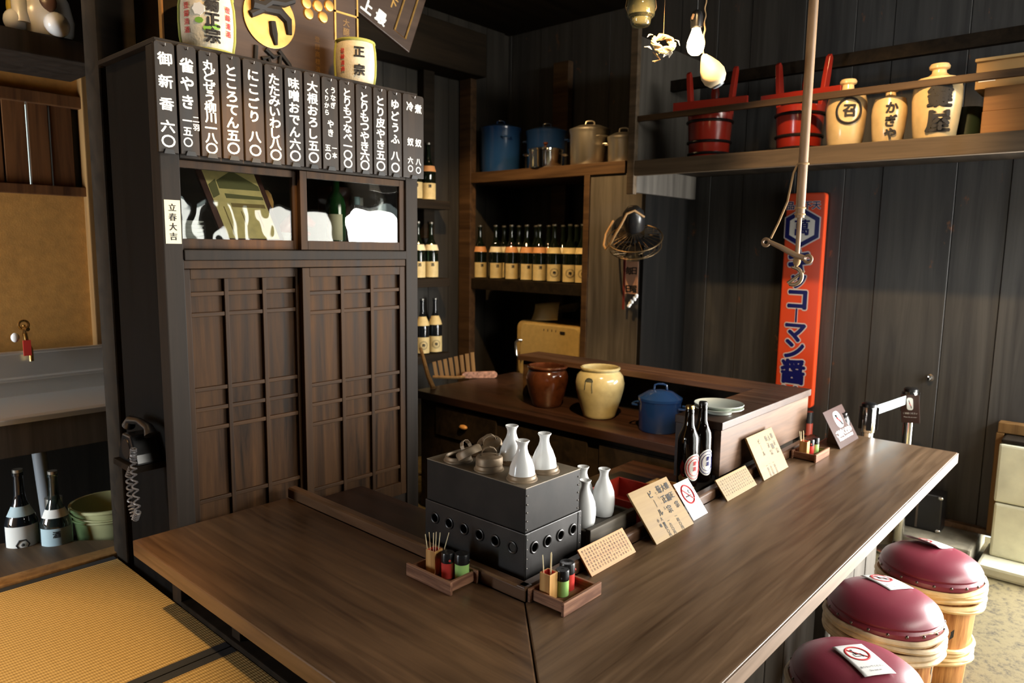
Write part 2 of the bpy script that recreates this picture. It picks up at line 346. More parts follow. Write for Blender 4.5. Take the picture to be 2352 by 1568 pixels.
def earth():
    m = bpy.data.materials.new('trodden_earth'); m.use_nodes = True; nt = m.node_tree; N, L = nt.nodes, nt.links; b = N['Principled BSDF']; b.inputs['Roughness'].default_value = .9
    tc = N.new('ShaderNodeTexCoord'); n = N.new('ShaderNodeTexNoise'); n.inputs['Scale'].default_value = 34; n.inputs['Detail'].default_value = 8; n.inputs['Roughness'].default_value = .7; L.new(tc.outputs['Object'], n.inputs['Vector'])
    r = N.new('ShaderNodeValToRGB'); e = r.color_ramp.elements; e[0].position = .34; e[0].color = (.03,.022,.008,1); e[1].position = .52; e[1].color = (.115,.090,.036,1)
    L.new(n.outputs['Fac'], r.inputs['Fac']); L.new(r.outputs['Color'], b.inputs['Base Color'])
    bp = N.new('ShaderNodeBump'); bp.inputs['Strength'].default_value = .5; bp.inputs['Distance'].default_value = .004; L.new(n.outputs['Fac'], bp.inputs['Height']); L.new(bp.outputs['Normal'], b.inputs['Normal'])
    return m
m_earth = earth()
# ---------------------------------------------------------------- the setting
b = new(); bx(b, -3.1, 3.4, -4.5, 3.2, -.82, -.72); struct('floor', b, m_earth)
b = new(); bx(b, -3.1, 3.4, -4.5, 3.2, 2.5, 2.6); struct('ceiling', b, m_dark)
# right wall of charred boards, stopping short of the side entrance
b = new(); y = -.98; ws = [.21,.30,.24,.36,.20,.28,.33,.22,.26,.31,.25,.34,.3,.3]; i = 0
while y < 3.0:
    y1 = min(y+ws[i % len(ws)], 3.05); dx = random.uniform(0, .006); bx(b, 3.17+dx, 3.24, y+.0015, y1-.0015, -.6, 2.5); y = y1; i += 1
bx(b, 3.19, 3.26, -.98, 3.05, -.6, 2.5)
struct('wall_right', b, m_plank, bev=.002, seg=1)
b = new(); bx(b, 3.17, 3.26, -4.5, -2.6, -.72, 2.5); bx(b, 3.17, 3.26, -2.6, -.98, 1.2, 2.5); struct('wall_right_entrance', b, m_dark)
b = new(); bx(b, .05, 3.26, 2.95, 3.05, -.72, 2.5)
x = .5
while x < 3.1: bx(b, x+.002, x+.198, 2.93, 2.95, -.72, 2.5); x += .2
struct('wall_back', b, m_back)
b = new(); bx(b, -3.1, .05, 2.58, 2.66, -.72, .01); bx(b, -3.1, .05, 2.58, 2.66, 1.05, 1.085); bx(b, -3.1, .05, 2.58, 2.66, 1.43, 2.5); bx(b, -.05, .05, 2.58, 2.66, 1.08, 1.45); bx(b, .0, .05, 2.58, 3.0, -.72, 2.5)
bx(b, -3.1, .05, 2.58, 2.66, 0.0, 1.06); bx(b, -3.1, -.62, 2.58, 2.66, 1.08, 1.45)
struct('wall_kitchen', b, m_plaster)
b = new(); bx(b, .03, .06, 1.49, 2.58, -.72, 2.5); struct('wall_spill_block', b, m_dark)  # hidden divider added to stop kitchen daylight spilling into the alcove
b = new(); bx(b, -3.18, -3.1, -4.5, 1.35, -.72, 2.5); bx(b, -3.18, -3.1, 2.56, 3.2, -.72, 2.5); bx(b, -3.18, -3.1, 1.35, 2.56, -.72, -.08); bx(b, -3.18, -3.1, 1.35, 2.56, 1.0, 2.5); struct('wall_left', b, m_dark)
b = new(); bx(b, -3.1, -.86, 1.60, 1.66, -.24, 2.5); struct('wall_light_block', b, m_plaster)  # out-of-view partition added to keep kitchen light off the cupboard side
# front wall with its wide opening, and a high gap for the added daylight
b = new(); bx(b, -3.1, .3, -3.2, -3.12, -.72, 2.5); bx(b, .3, 3.17, -3.2, -3.12, 1.22, 1.62); bx(b, .3, 3.17, -3.2, -3.12, 2.28, 2.5); bx(b, 3.11, 3.17, -3.2, -3.12, -.72, 1.22); struct('wall_front', b, m_dark)
win = thing('window_2', 'barred shop front letting the daylight in behind the viewer', 'window', (0,0,0)); win['kind'] = 'structure'
x = .36
while x < 2.45:
    b = new(); bx(b, x, x+(.10 if x < 1.7 else .13), -3.19, -3.13, -.72, 1.22); obj('window_bar', b, m_dark, win); x += .21
b = new(); bx(b, 3.135, 3.19, -.545, 1.3, -.625, -.595); struct('baseboard_right', b, m_edge, bev=.003)
b = new(); bx(b, 2.86, 3.3, -.50, 1.3, -.73, -.63); struct('trim_1', b, m_ledgest, bev=.012)
# alcove: board-fronted, holding the shelves
b = new(); bx(b, 2.62, 2.65, 1.334, 1.74, -.72, 1.31); struct('wall_alcove_front', b, m_panel, bev=.003)
b = new(); bx(b, 2.621, 3.17, 1.308, 1.333, -.72, 1.31); struct('wall_alcove_side', b, m_blackm2)
b = new(); bx(b, 2.605, 2.655, 1.72, 1.765, -.72, 1.315); struct('trim_2', b, m_brown, bev=.004)
b = new(); bx(b, 2.60, 2.66, 2.80, 2.92, -.72, 2.1); struct('trim_3', b, m_brown, bev=.004)
b = new(); bx(b, .75, 2.66, 2.70, 2.93, 2.06, 2.36); struct('trim_4', b, m_dark, bev=.008)
b = new(); bx(b, 2.2, 2.3, 2.86, 2.93, .9, 2.06); struct('trim_5', b, m_dark, bev=.004)
b = new(); bx(b, 3.08, 3.14, 2.28, 2.42, .0, 2.2); struct('trim_6', b, m_brown, bev=.004)
# raised floor of the tatami room, its sill and the kitchen boards
b = new(); bx(b, -3.1, -.30, -1.6, 1.60, -.72, -.29); struct('floor_raised', b, m_dark)
b = new(); bx(b, -3.1, -.20, 1.592, 1.665, -.40, -.2435); struct('trim_7', b, m_edge if False else m_orange, bev=.006)
b = new()
pl = [(-0.675, 2.081, -0.260), (-0.557, 2.009, -0.260), (-0.268, 1.717, -0.260)]
pts = [(-3.0, 1.665), (-.18, 1.665), (-.18, pl[2][1]), (pl[2][0], pl[2][1]), (pl[1][0], pl[1][1]), (-3.0, pl[0][1]+.6)]
prism(b, pts, Matrix.Translation((0,0,0)), -.30, -.26); struct('floor_boards', b, wood('kitchen_floor_boards', (.035,.02,.01), (.13,.08,.04), 'Y', .8, .6), bev=.004)
b = new(); bx(b, -3.1, .05, 1.66, 2.6, -.72, -.40); struct('floor_kitchen', b, m_dark)
# kitchen wall: frame of ochre timber, slatted window, header
b = new(); bx(b, -.075, .02, 2.53, 2.60, -.40, 1.62); struct('trim_8', b, m_orange, bev=.004)
b = new(); bx(b, -3.0, .0, 2.545, 2.60, 1.045, 1.085); struct('trim_9', b, m_lattice, bev=.003)
b = new(); bx(b, -3.0, .0, 2.545, 2.60, 1.425, 1.475); struct('trim_10', b, m_lattice, bev=.003)
win = thing('window_1', 'slatted kitchen window of brown boards with a bright slit', 'window', (0,0,0)); win['kind'] = 'structure'
xs = [-.62, -.53, -.425, -.395, -.282, -.272, -.19, -.182, -.10]
for x0, x1 in ((-.62,-.545), (-.535,-.44), (-.43,-.372), (-.365,-.281), (-.2735,-.198), (-.190,-.105)):
    q = new(); bx(q, x0, x1, 2.575+random.uniform(-.004,.004), 2.60, 1.08, 1.43); obj('slat', q, m_lattice, win, bev=.002)
b = new(); bx(b, -.435, -.36, 2.605, 2.62, 1.08, 1.43); bx(b, -.198, -.048, 2.605, 2.62, 1.08, 1.43); bx(b, -.62, -.43, 2.605, 2.62, 1.08, 1.43); obj('backing', b, m_blackm, win)
# timber posts and dark beams round the kitchen opening
b = new(); bx(b, -.36, -.24, 1.50, 1.62, -.35, 2.5); struct('trim_11', b, m_dark, bev=.006)
# tatami mats
def tatami(y0, y1, label):
    t = thing('tatami_mat', label, 'tatami mat', (0,0,0), 0, 'tatami mats')
    q = new(); bx(q, -2.2, -.372, y0+.03, y1-.03, -.29, -.25); obj('rush_mat', q, m_tatami, t)
    for a in (y0, y1-.032):
        q = new(); bx(q, -2.2, -.372, a, a+.032, -.29, -.2495); obj('cloth_border', q, m_heri, t, bev=.002)
tatami(.742, 1.586, 'tatami mat lying between the dark cloth seam and the wooden sill')
tatami(-.11, .738, 'tatami mat on the near side of the dark cloth seam, below the counter edge')
# ---------------------------------------------------------------- door jamb of stone, step, frame
t = thing('stone_jamb', 'pale stone block pair set against the wall by the entrance', 'stone pillar', (0,0,0))
b = new(); bx(b, 2.95, 3.16, -.86, -.565, -.66, -.385); obj('stone_block', b, m_stone, t, bev=.012)
b = new(); bx(b, 2.955, 3.16, -.86, -.560, -.380, -.085); obj('stone_block', b, m_stone, t, bev=.012)
b = new(); bx(b, 2.97, 3.16, -.86, -.565, -.082, -.062); obj('cap_strip', b, m_dark, t, bev=.008)
t = thing('entrance_frame', 'orange-brown timber frame behind the pale stone blocks', 'door frame', (0,0,0))
b = new(); bx(b, 3.10, 3.168, -.98, -.53, -.058, -.005); obj('frame_rail', b, m_orange, t, bev=.004)
b = new(); bx(b, 3.10, 3.168, -.56, -.525, -.60, -.06); obj('frame_stile', b, m_orange, t, bev=.004)
b = new(); bx(b, 2.80, 3.16, -1.6, -.535, -.72, -.662); tag(obj('stone_step', b, m_stone, bev=.015), 'low worn stone step under the pale stone blocks', 'step')
# ---------------------------------------------------------------- bar counter
t = thing('bar_counter', 'brown L-shaped wooden bar counter running past stools and tatami', 'counter', (0,0,0))
g = .0012
b = new(); prism(b, [(g,-g*.4),(2.275,-g*.4),(2.275,-.497),(-.497+2*g,-.497)], Matrix(), -.046, 0); obj('counter_top', b, [m_top_x], t, bev=.004)
b = new(); prism(b, [(-g*.4,g),(-g*.4,1.058),(-.497,1.058),(-.497,-.497+2*g)], Matrix(), -.046, 0); obj('counter_top', b, [m_top_y], t, bev=.004)
b = new(); bx(b, .0, 2.275, -.5005, -.4975, -.045, -.003); o = obj('edge_strip', b, m_edge, t, bev=.001); o['label'] = 'paler front edge'  # front edge strip in a paler wood than the counter top
P = [(0,0),(.036,0),(.036,.026),(.028,.035),(.006,.035),(0,.03)]
b = new(); prism(b, [(p[0], p[1]) for p in P], basis((0.0,0,0), (0,1,0), (0,0,1)), .001, 2.0); obj('rail', b, m_rail, t, bev=.002)
b = new(); prism(b, [(p[0], p[1]) for p in P], basis((0,0,0), (1,0,0), (0,0,1)), -1.056, -.0); obj('rail', b, wood('rail_wood_cross', (.045,.020,.009), (.15,.075,.035), 'Y', 1, .36, .45, .15, .2), t, bev=.002)
b = new(); x = -.28
while x < 2.2: bx(b, x, x+.155, -.215-random.uniform(0,.006), -.19, -.72, -.046); x += .158
obj('front_panel', b, m_panel, t, bev=.003)
for xx in (.62, 1.45): b = new(); bx(b, xx, xx+.04, -.26, -.215, -.72, -.046); obj('front_batten', b, m_panel, t, bev=.003)
b = new(); bx(b, -.33, -.27, -.2, 1.058, -.288, -.046); obj('side_panel', b, m_panel, t, bev=.003)
b = new(); bx(b, -.369, -.331, -.2, 1.058, -.288, -.235); obj('plinth', b, m_dark, t, bev=.003)
b = new(); bx(b, -.36, -.331, .715, .76, -.234, -.046); obj('leg', b, m_dark, t, bev=.003)
b = new(); bx(b, -.3, 2.0, .036, .042, -.6, -.001); bx(b, .036, .042, .036, 1.058, -.6, -.001); obj('inner_panel', b, m_kit, t)
# inner working shelf, just under the rail
b = new(); prism(b, [(.042,.042),(1.12,.042),(1.12,.46),(.30,.46),(.30,1.05),(.042,1.05)], Matrix(), -.05, -.03); tag(obj('inner_shelf', b, m_kit, bev=.003), 'dark brown working shelf just behind the counter rail', 'shelf')
b = new(); bx(b, 1.0, 1.44, .27, .60, -.34, -.085); o = obj('storage_chest', b, m_kit, bev=.004); tag(o, 'dark brown low chest behind the red lacquer box', 'chest')
# ---------------------------------------------------------------- back worktop and the raised ledge
t = thing('worktop', 'dark brown kitchen worktop carrying the two ceramic jars and blue pot', 'worktop', (0,0,0))
b = new(); bx(b, 1.50, 2.4, .25, 2.16, -.045, 0); obj('top_board', b, m_kit, t, bev=.004)
b = new(); bx(b, 1.53, 2.4, .25, 2.13, -.70, -.046); obj('drawer_case', b, m_dark, t)
for yy in (1.75, 1.15, .6):
    q = new(); bx(q, 1.518, 1.531, yy-.24, yy+.24, -.24, -.07); d = obj('drawer', q, m_dark, t, bev=.003)
    q = new(); ball(q, (1.508, yy, -.155), (.016,.03,.014)); obj('drawer_pull', q, m_bamboo, d, smooth=True)
t = thing('ledge_counter', 'raised brown wooden ledge boxing in the worktop beside the bottles', 'ledge', (0,0,0))
b = new(); prism(b, [(1.13,.045),(2.02,.045),(2.02,1.635),(1.83,1.635),(1.83,.235),(1.13,.235)], Matrix(), .206, .236); obj('ledge_top', b, m_ledgetop, t, bev=.003)
b = new(); bx(b, 1.134, 2.0, .050, .078, .035, .206); obj('ledge_front', b, m_ledge, t, bev=.002)
b = new(); bx(b, 1.134, 1.16, .0785, .232, .0, .206); obj('ledge_side', b, m_kit, t)
b = new(); bx(b, 1.98, 2.0, .08, 1.62, .0, .206); obj('ledge_back', b, m_dark, t)
b = new(); bx(b, 1.85, 1.98, 1.575, 1.61, .0, .206); obj('ledge_post', b, m_brown, t, bev=.003)
# ---------------------------------------------------------------- sideboard cupboard
t = thing('cupboard', 'tall dark cupboard with glass doors above and latticed sliding doors below', 'cupboard', (0,0,0))
Y0 = 1.062
b = new(); bx(b, -.367, -.311, Y0, Y0+.06, -.72, 1.395); obj('post', b, m_cab, t, bev=.003)
b = new(); bx(b, .526, .583, Y0, Y0+.06, -.72, 1.395); obj('post', b, m_cab, t, bev=.003)
b = new(); bx(b, -.311, .526, Y0-.004, Y0+.05, .797, .828); obj('lintel', b, m_cab, t, bev=.003)
b = new(); bx(b, -.311, .526, Y0+.004, Y0+.05, .772, .7965); obj('door_track', b, m_bar, t, bev=.002)
b = new(); bx(b, -.311, .526, Y0+.0, Y0+.05, 1.09, 1.395); obj('head_board', b, m_cab, t, bev=.003)
b = new(); bx(b, -.345, -.325, Y0+.06, 1.48, -.72, 1.395); bx(b, .54, .56, Y0+.06, 1.48, -.72, 1.395); obj('side_board', b, m_blackm2, t)  # shade on the cupboard's sides put into their near-black colour
b = new(); bx(b, -.325, .54, 1.465, 1.48, -.72, 1.395); obj('back_board', b, m_dark, t)
b = new(); bx(b, -.367, .583, Y0, 1.48, 1.396, 1.41); obj('roof_board', b, m_cab, t, bev=.002)
b = new(); bx(b, -.325, .54, Y0+.05, 1.465, .825, .845); obj('shelf_board', b, m_cab, t)
b = new(); bx(b, -.311, .526, Y0+.01, Y0+.05, -.72, -.12); obj('base_board', b, m_cab, t)
def glassdoor(x0, x1, y):
    z0, z1 = .830, 1.088; q = new(); w = .026
    bx(q, x0, x0+w, y, y+.018, z0, z1); bx(q, x1-w, x1, y, y+.018, z0, z1); bx(q, x0+w, x1-w, y, y+.018, z0, z0+.03); bx(q, x0+w, x1-w, y, y+.018, z1-.022, z1)
    d = obj('glass_door', q, m_bar, t, bev=.0015); q = new(); bx(q, x0+w, x1-w, y+.007, y+.010, z0+.03, z1-.022); obj('pane', q, m_g_pane, d)
glassdoor(-.335, .095, Y0+.030); glassdoor(.083, .527, Y0+.008)
def lattice(x0, x1, y, zb, vx, hz, w=.028):
    q = new(); zt = .77
    bx(q, x0, x0+w, y, y+.022, zb, zt); bx(q, x1-w, x1, y, y+.022, zb, zt); bx(q, x0+w, x1-w, y, y+.022, zt-.03, zt); bx(q, x0+w, x1-w, y, y+.022, zb, zb+.05)
    d = obj('lattice_door', q, m_bar, t, bev=.002)
    q = new(); bx(q, x0+w, x1-w, y+.014, y+.02, zb+.05, zt-.03); obj('board_panel', q, m_door, d)
    for v in vx:
        q = new(); bx(q, v-.007, v+.007, y+.001, y+.014, zb+.05, zt-.03); obj('upright_bar', q, m_bar, d, bev=.002)
    for z in hz:
        q = new(); bx(q, x0+w, x1-w, y+.003, y+.0135, z-.0065, z+.0065); obj('cross_bar', q, wood_cross, d, bev=.002)
wood_cross = wood('lattice_wood_cross', (.024,.012,.005), (.085,.042,.017), 'X', 1, .6, .16, .2)
lattice(-.31, .10, Y0+.030, -.12, (-.170, -.042), (.694, .631, .40, .337, .274, .045))
lattice(.083, .527, Y0+.006, -.12, (.242, .371), (.684, .617, .367, .298, .228, -.007))
# paper slip on the cupboard post
b = new(); bx(b, -.361, -.316, Y0-.0014, Y0-.0004, .845, .969); o = obj('paper_slip', b, m_cream); tag(o, 'cream paper slip with four black characters pasted on the cupboard post', 'paper slip')
b = new(); write(b, '立春大吉', basis((-.3385, Y0-.0014, .962), (1,0,0), (0,0,1)), .023, .012, pitch=.0275, jit=.06); obj('lettering', b, m_ink, o)
# ---------------------------------------------------------------- fourteen menu strips
STRIPS = [('御 新 香 六〇','pickles'),('雀やき 一五〇','sparrow skewers'),('丸どぜう柳川一八〇','whole loach'),('ところてん五〇','agar noodles'),('にこごり 八〇','jellied broth'),('たたみいわし八〇','dried sardine sheet'),
 ('味噌おでん六〇','miso oden'),('大根おろし五〇','grated radish'),('うなぎやき五〇','grilled eel'),('とりもつなべ一〇〇','giblet stew'),('とりもつやき六〇','grilled giblets'),('とり皮やき五〇','grilled skin'),('ゆどうふ 八〇','hot tofu'),('冷 奴 六〇','cold and simmered tofu')]
XE = [-.378, -.316, -.255, -.190, -.120, -.049, .019, .089, .155, .223, .291, .365, .430, .498, .604]
ORD = 'first second third fourth fifth sixth seventh eighth ninth tenth eleventh twelfth thirteenth last'.split()
for i, (s, en) in enumerate(STRIPS):
    x0, x1 = XE[i]+.003, XE[i+1]-.003; zt = 1.399 + random.uniform(-.002,.002); zb = 1.099; w = x1-x0; yf = 1.046
    b = new(); c = .006; prism(b, [(x0,zb),(x1,zb),(x1,zt-c),(x1-c,zt),(x0+c,zt),(x0,zt-c)], basis((0,yf+.011,0), (1,0,0), (0,0,1)), 0, .011)
    o = obj('menu_strip', b, m_strip, bev=.0015)
    tag(o, f'dark menu strip brushed in white, {ORD[i]} from the left of the row' + (', widest' if i == 13 else ''), 'menu strip', 'menu strips along the top of the cupboard')
    q = new(); cx = (x0+x1)/2; n = [k for k in s]
    span = .262; units = sum(.5 if k == ' ' else 1 for k in s); pitch = span/units; size = min(.036, pitch*1.12); M = lambda x, z: basis((x, yf, z), (1,0,0), (0,0,1))
    if i == 8: write(q, 'うなぎ', M(cx+.012, zt-.028), .022, .035, pitch=.024); write(q, 'くりから', M(cx-.013, zt-.035), .020, .035, pitch=.0225); write(q, 'やき', M(cx, zt-.135), .027, .035, pitch=.029); write(q, '五〇', M(cx-.012, zt-.215), .024, .035, pitch=.027); write(q, '一本', M(cx+.014, zt-.215), .020, .035, pitch=.024)
    elif i == 13: write(q, '煮', M(cx+.022, zt-.03), .034, .035); write(q, '冷', M(cx-.018, zt-.027), .034, .035); write(q, '奴', M(cx+.022, zt-.155), .03, .035); write(q, '奴', M(cx-.016, zt-.155), .03, .035); write(q, '八〇', M(cx+.022, zt-.225), .026, .035, pitch=.03); write(q, '六〇', M(cx-.016, zt-.222), .026, .035, pitch=.03)
    elif i == 1: write(q, '雀やき', M(cx-.002, zt-.03), .042, .035, pitch=.05); write(q, '一五〇', M(cx-.006, zt-.192), .028, .035, pitch=.03); write(q, '二羽', M(cx+.019, zt-.19), .02, .03, pitch=.022)
    else: write(q, s, M(cx, zt-.026), size, .035, pitch=pitch, sx=min(1.15, .046/size), jit=.05)
    obj('lettering', q, m_white, o)
    q = new(); tube(q, [(cx, yf+.002, zt-.012), (cx, yf-.008, zt-.012), (cx, yf-.010, zt-.006)], .0016, 6); obj('nail', q, m_rivet, o)
    q = new(); prism(q, [(cx-.016,zb-.004),(cx+.016,zb-.004),(cx+.011,zb+.010),(cx-.011,zb+.010)], basis((0,yf-.0002,0), (1,0,0), (0,0,1)), 0, .006); obj('clip', q, m_blackm, o, bev=.001)
# ---------------------------------------------------------------- behind the cupboard glass
t = thing('framed_picture', 'framed yellowed print of a gabled shopfront behind the cupboard glass', 'picture', (0,0,0))
BL, TL, TR, BR = Vector((-.152,1.13,.8515)), Vector((-.205,1.215,1.10)), Vector((.010,1.215,1.10)), Vector((.063,1.13,.8515))
Mp = basis(BL, BR-BL, TL-BL); pw = (BR-BL).length; ph = (TL-BL).length; sk = (TL-BL).dot((BR-BL).normalized())
def pp(u, v): return (u*pw + v*sk, v*Vector((TL-BL)).dot(Mp.to_3x3() @ Vector((0,1,0))))
b = new(); prism(b, [pp(0,0),pp(1,0),pp(1,1),pp(0,1)], Mp, -.012, 0); obj('frame', b, wood('picture_frame_wood', (.05,.014,.01), (.12,.04,.028), 'Z', 1, .4), t, bev=.002)
b = new(); prism(b, [pp(.09,.05),pp(.91,.05),pp(.91,.95),pp(.09,.95)], Mp, .0005, .0012); o = obj('print', b, mat('yellowed_print', (.88,.70,.28), .5, var=.12, vscale=40), t)
b = new()
for poly in ([(.25,.78),(.55,.92),(.9,.74),(.9,.68),(.25,.68)], [(.3,.62),(.9,.60),(.9,.56),(.3,.56)], [(.10,.72),(.24,.80),(.22,.60),(.10,.55)]): prism(b, [pp(*q) for q in poly], Mp, .0012, .0018)
obj('roof_shape', b, mat('olive_print_ink', (.17,.16,.05), .6), o)
b = new()
for poly in ([(.34,.45),(.88,.45),(.88,.50),(.34,.50)], [(.2,.08),(.215,.08),(.215,.45),(.2,.45)], [(.45,.2),(.46,.2),(.46,.4),(.45,.4)], [(.72,.2),(.73,.2),(.73,.4),(.72,.4)]): prism(b, [pp(*q) for q in poly], Mp, .0012, .0018)
obj('curtain_shape', b, mat('brown_print_ink', (.30,.20,.06), .6), o)
def plate(label, loc, r, group, m=None):
    b = new(); lathe(b, [(0,0),(r*.5,0),(r*.52,.004),(r*.98,.016),(r,.018),(r*.97,.019),(r*.55,.008),(0,.007)], 40)
    o = obj('plate', b, m or m_porc, smooth=True); o.location = loc; return tag(o, label, 'plate', group)
ST = ['bottom', 'second', 'third', 'fourth', 'topmost']
for k in range(5): plate(f'white plate behind the cupboard glass, {ST[k]} of the stack beside the framed print', (-.255, 1.19, .846+.0125*k), .062, 'stacked plates at the framed print')
for k in range(3): plate(f'white plate behind the cupboard glass, {ST[k] if k<2 else "topmost"} of the stack by the door meeting', (.115, 1.26, .846+.0115*k), .055, 'stacked plates at the door meeting')
t = thing('wooden_jar', 'round brown wooden jar in the dark behind the cupboard glass', 'jar', (.085, 1.33, .845))
b = new(); lathe(b, [(0,0),(.035,0),(.036,.09),(.034,.11),(.043,.12),(.046,.15),(.038,.178),(.028,.19),(.026,.186),(.034,.17)], 28); obj('body', b, m_bamboo, t, smooth=True)
t = thing('lacquer_ornament', 'red-brown curved ornament behind the cupboard glass near the door meeting', 'ornament', (.21, 1.30, .845))
b = new(); tube(b, [(-.07,0,.012),(-.06,0,.05),(-.02,0,.085),(.03,0,.095),(.07,0,.075)], [.012,.022,.028,.026,.012], 12); obj('shell', b, m_lacq, t, smooth=True)
b = new(); tube(b, [(-.05,.01,.01),(-.03,.01,.04),(.02,.01,.05),(.06,.01,.04)], [.01,.015,.016,.008], 10); obj('claw', b, m_lacq, t, smooth=True)
t = thing('wine_bottle', 'tall green wine bottle with white label behind the cupboard glass', 'bottle', (.345, 1.25, .845))
b = new(); lathe(b, [(0,0),(.036,0),(.037,.15),(.03,.175),(.015,.20),(.0135,.285),(.015,.29),(.012,.30),(0,.30)], 28); obj('glass_body', b, mat('green_wine_glass', (.01,.05,.012), .08, 0, .6, .4), t, smooth=True)
b = new(); a = face_cam(.345,1.25); lathe(b, [(.0376,.02),(.0376,.115)], 14, a0=a-.9, a1=a+.7); obj('label', b, m_cream, t, smooth=True)
b = new(); bx(b, .38, .47, 1.33, 1.42, .845, 1.07); o = obj('wooden_case', b, mat('red_brown_box', (.10,.022,.012), .5, var=.3), bev=.003); tag(o, 'red-brown box standing behind the wine bottle in the cupboard', 'box')
for X, lab, cm in ((.440, 'small clear bottle with pale blue cap in the cupboard', mat('pale_blue_cap', (.30,.48,.55), .4)), (.478, 'small clear bottle with white cap in the cupboard', m_paper)):
    t = thing('spirit_bottle', lab, 'bottle', (X, 1.25 if X < .45 else 1.28, .845))
    b = new(); lathe(b, [(0,0),(.026,0),(.027,.10),(.022,.12),(.010,.135),(.010,.155),(0,.155)], 24); obj('glass_body', b, m_g_pale, t, smooth=True)
    b = new(); lathe(b, [(0,.155),(.013,.155),(.013,.185),(0,.185)], 20); obj('cap', b, cm, t, smooth=True)
    b = new(); a = face_cam(X,1.25); lathe(b, [(.0276,.02),(.0276,.085)], 12, a0=a-.9, a1=a+.9); obj('label', b, m_paper, t, smooth=True)
t = thing('glass_decanter', 'clear glass decanter with brass collar at the cupboard end', 'decanter', (.535-.02, 1.20, .845))
b = new(); lathe(b, [(0,0),(.034,0),(.036,.10),(.03,.13),(.02,.15),(.02,.19),(.028,.21),(.030,.24),(.02,.255),(0,.26)], 28); obj('glass_body', b, m_g_clear, t, smooth=True)
b = new(); lathe(b, [(.0325,.118),(.034,.122),(.031,.137),(.0265,.142)], 28); obj('collar', b, m_brass, t, smooth=True)
t = thing('ceramic_dish', 'pale round ceramic dish leaning on edge before the decanter', 'dish', (.50, 1.135, .845))
Mx = Matrix.Translation((0,0,.046)) @ Euler((PI/2-.15,0,-.5)).to_matrix().to_4x4()
b = new(); lathe(b, [(0,0),(.022,0),(.044,.010),(.046,.013),(.043,.014),(.022,.005),(0,.004)], 32, M=Mx); obj('bowl', b, m_celadon, t, smooth=True)
# ---------------------------------------------------------------- on top of the cupboard
def straw_barrel(label, loc, r, h, kanji, sub, extra):
    t = thing('sake_barrel', label, 'barrel', loc); prof = [(0,0),(r*.86,0),(r*.93,h*.06),(r*1.0,h*.25),(r*1.02,h*.5),(r*1.0,h*.75),(r*.93,h*.94),(r*.84,h),(0,h)]
    b = new(); lathe(b, prof, 40); obj('straw_body', b, m_straw, t, smooth=True)
    for z, rr in ((.03*h, r*.93), (.97*h, r*.91)):
        b = new(); ring(b, rr, .006, Matrix.Translation((0,0,z))); obj('rope_hoop', b, m_ropeg, t, smooth=True)
    a0 = face_cam(loc[0], loc[1])
    for da in (-1.25, 1.2):
        b = new(); tube(b, [(rr*1.01*math.cos(a0+da), rr*1.01*math.sin(a0+da), z) for rr, z in prof[1:-1]], .005, 8); obj('rope_tie', b, m_ropeg, t, smooth=True)
    M = Euler((PI/2,0,a0+PI/2)).to_matrix().to_4x4(); wf = lambda y: r*1.03
    Mz = lambda dz: Matrix.Translation((0,0,dz)) @ M
    b = new(); sz = h*.25; Ma = Matrix.Rotation(.18,4,'Z') @ Mz(h*.88); write(b, kanji, Ma, sz, .045, ext=.0003, pitch=h*.76/len(kanji), wrap=wf, lift=.001); obj('lettering', b, m_ink, t)
    b = new()
    for da in sub: write(b, '登録清酒', Matrix.Rotation(da,4,'Z') @ Mz(h*.78), h*.11, .02, ext=.0003, pitch=h*.13, wrap=wf, lift=.001)
    obj('red_lettering', b, m_redink, t)
    if extra:
        lf = mat('green_leaf_print', (.20,.42,.05), .6); b = new()
        for da, z in ((-.28,h*.48),(.30,h*.40),(.0,h*.36)):
            q = [(r*.16*math.cos(k*PI/4), r*.11*math.sin(k*PI/4)) for k in range(8)]; A = a0+da+.0; prism(b, q, basis(((r*1.022)*math.cos(A),(r*1.022)*math.sin(A),z), (-math.sin(A),math.cos(A),0), (0,0,1)), -.004, .0006)
        obj('leaf_print', b, lf, t)
        A = a0-.28; b = new(); q = [(r*(.2+.04*(k%2))*math.cos(k*PI/7), r*(.2+.04*(k%2))*math.sin(k*PI/7)) for k in range(14)]
        prism(b, q, basis(((r*1.02)*math.cos(A),(r*1.02)*math.sin(A),h*.66), (-math.sin(A),math.cos(A),0), (0,0,1)), -.01, .0007); obj('flower_print', b, m_paper, t)
    return t
straw_barrel('straw-wrapped sake barrel with white flower and green leaves on the cupboard', (-.165,1.16,1.41), .079, .176, '菊正宗', (-.75,.78), True)
straw_barrel('plain straw-wrapped sake barrel before the gold coins of the signboard', (.385,1.17,1.41), .073, .160, '正宗', (-.62,), False)
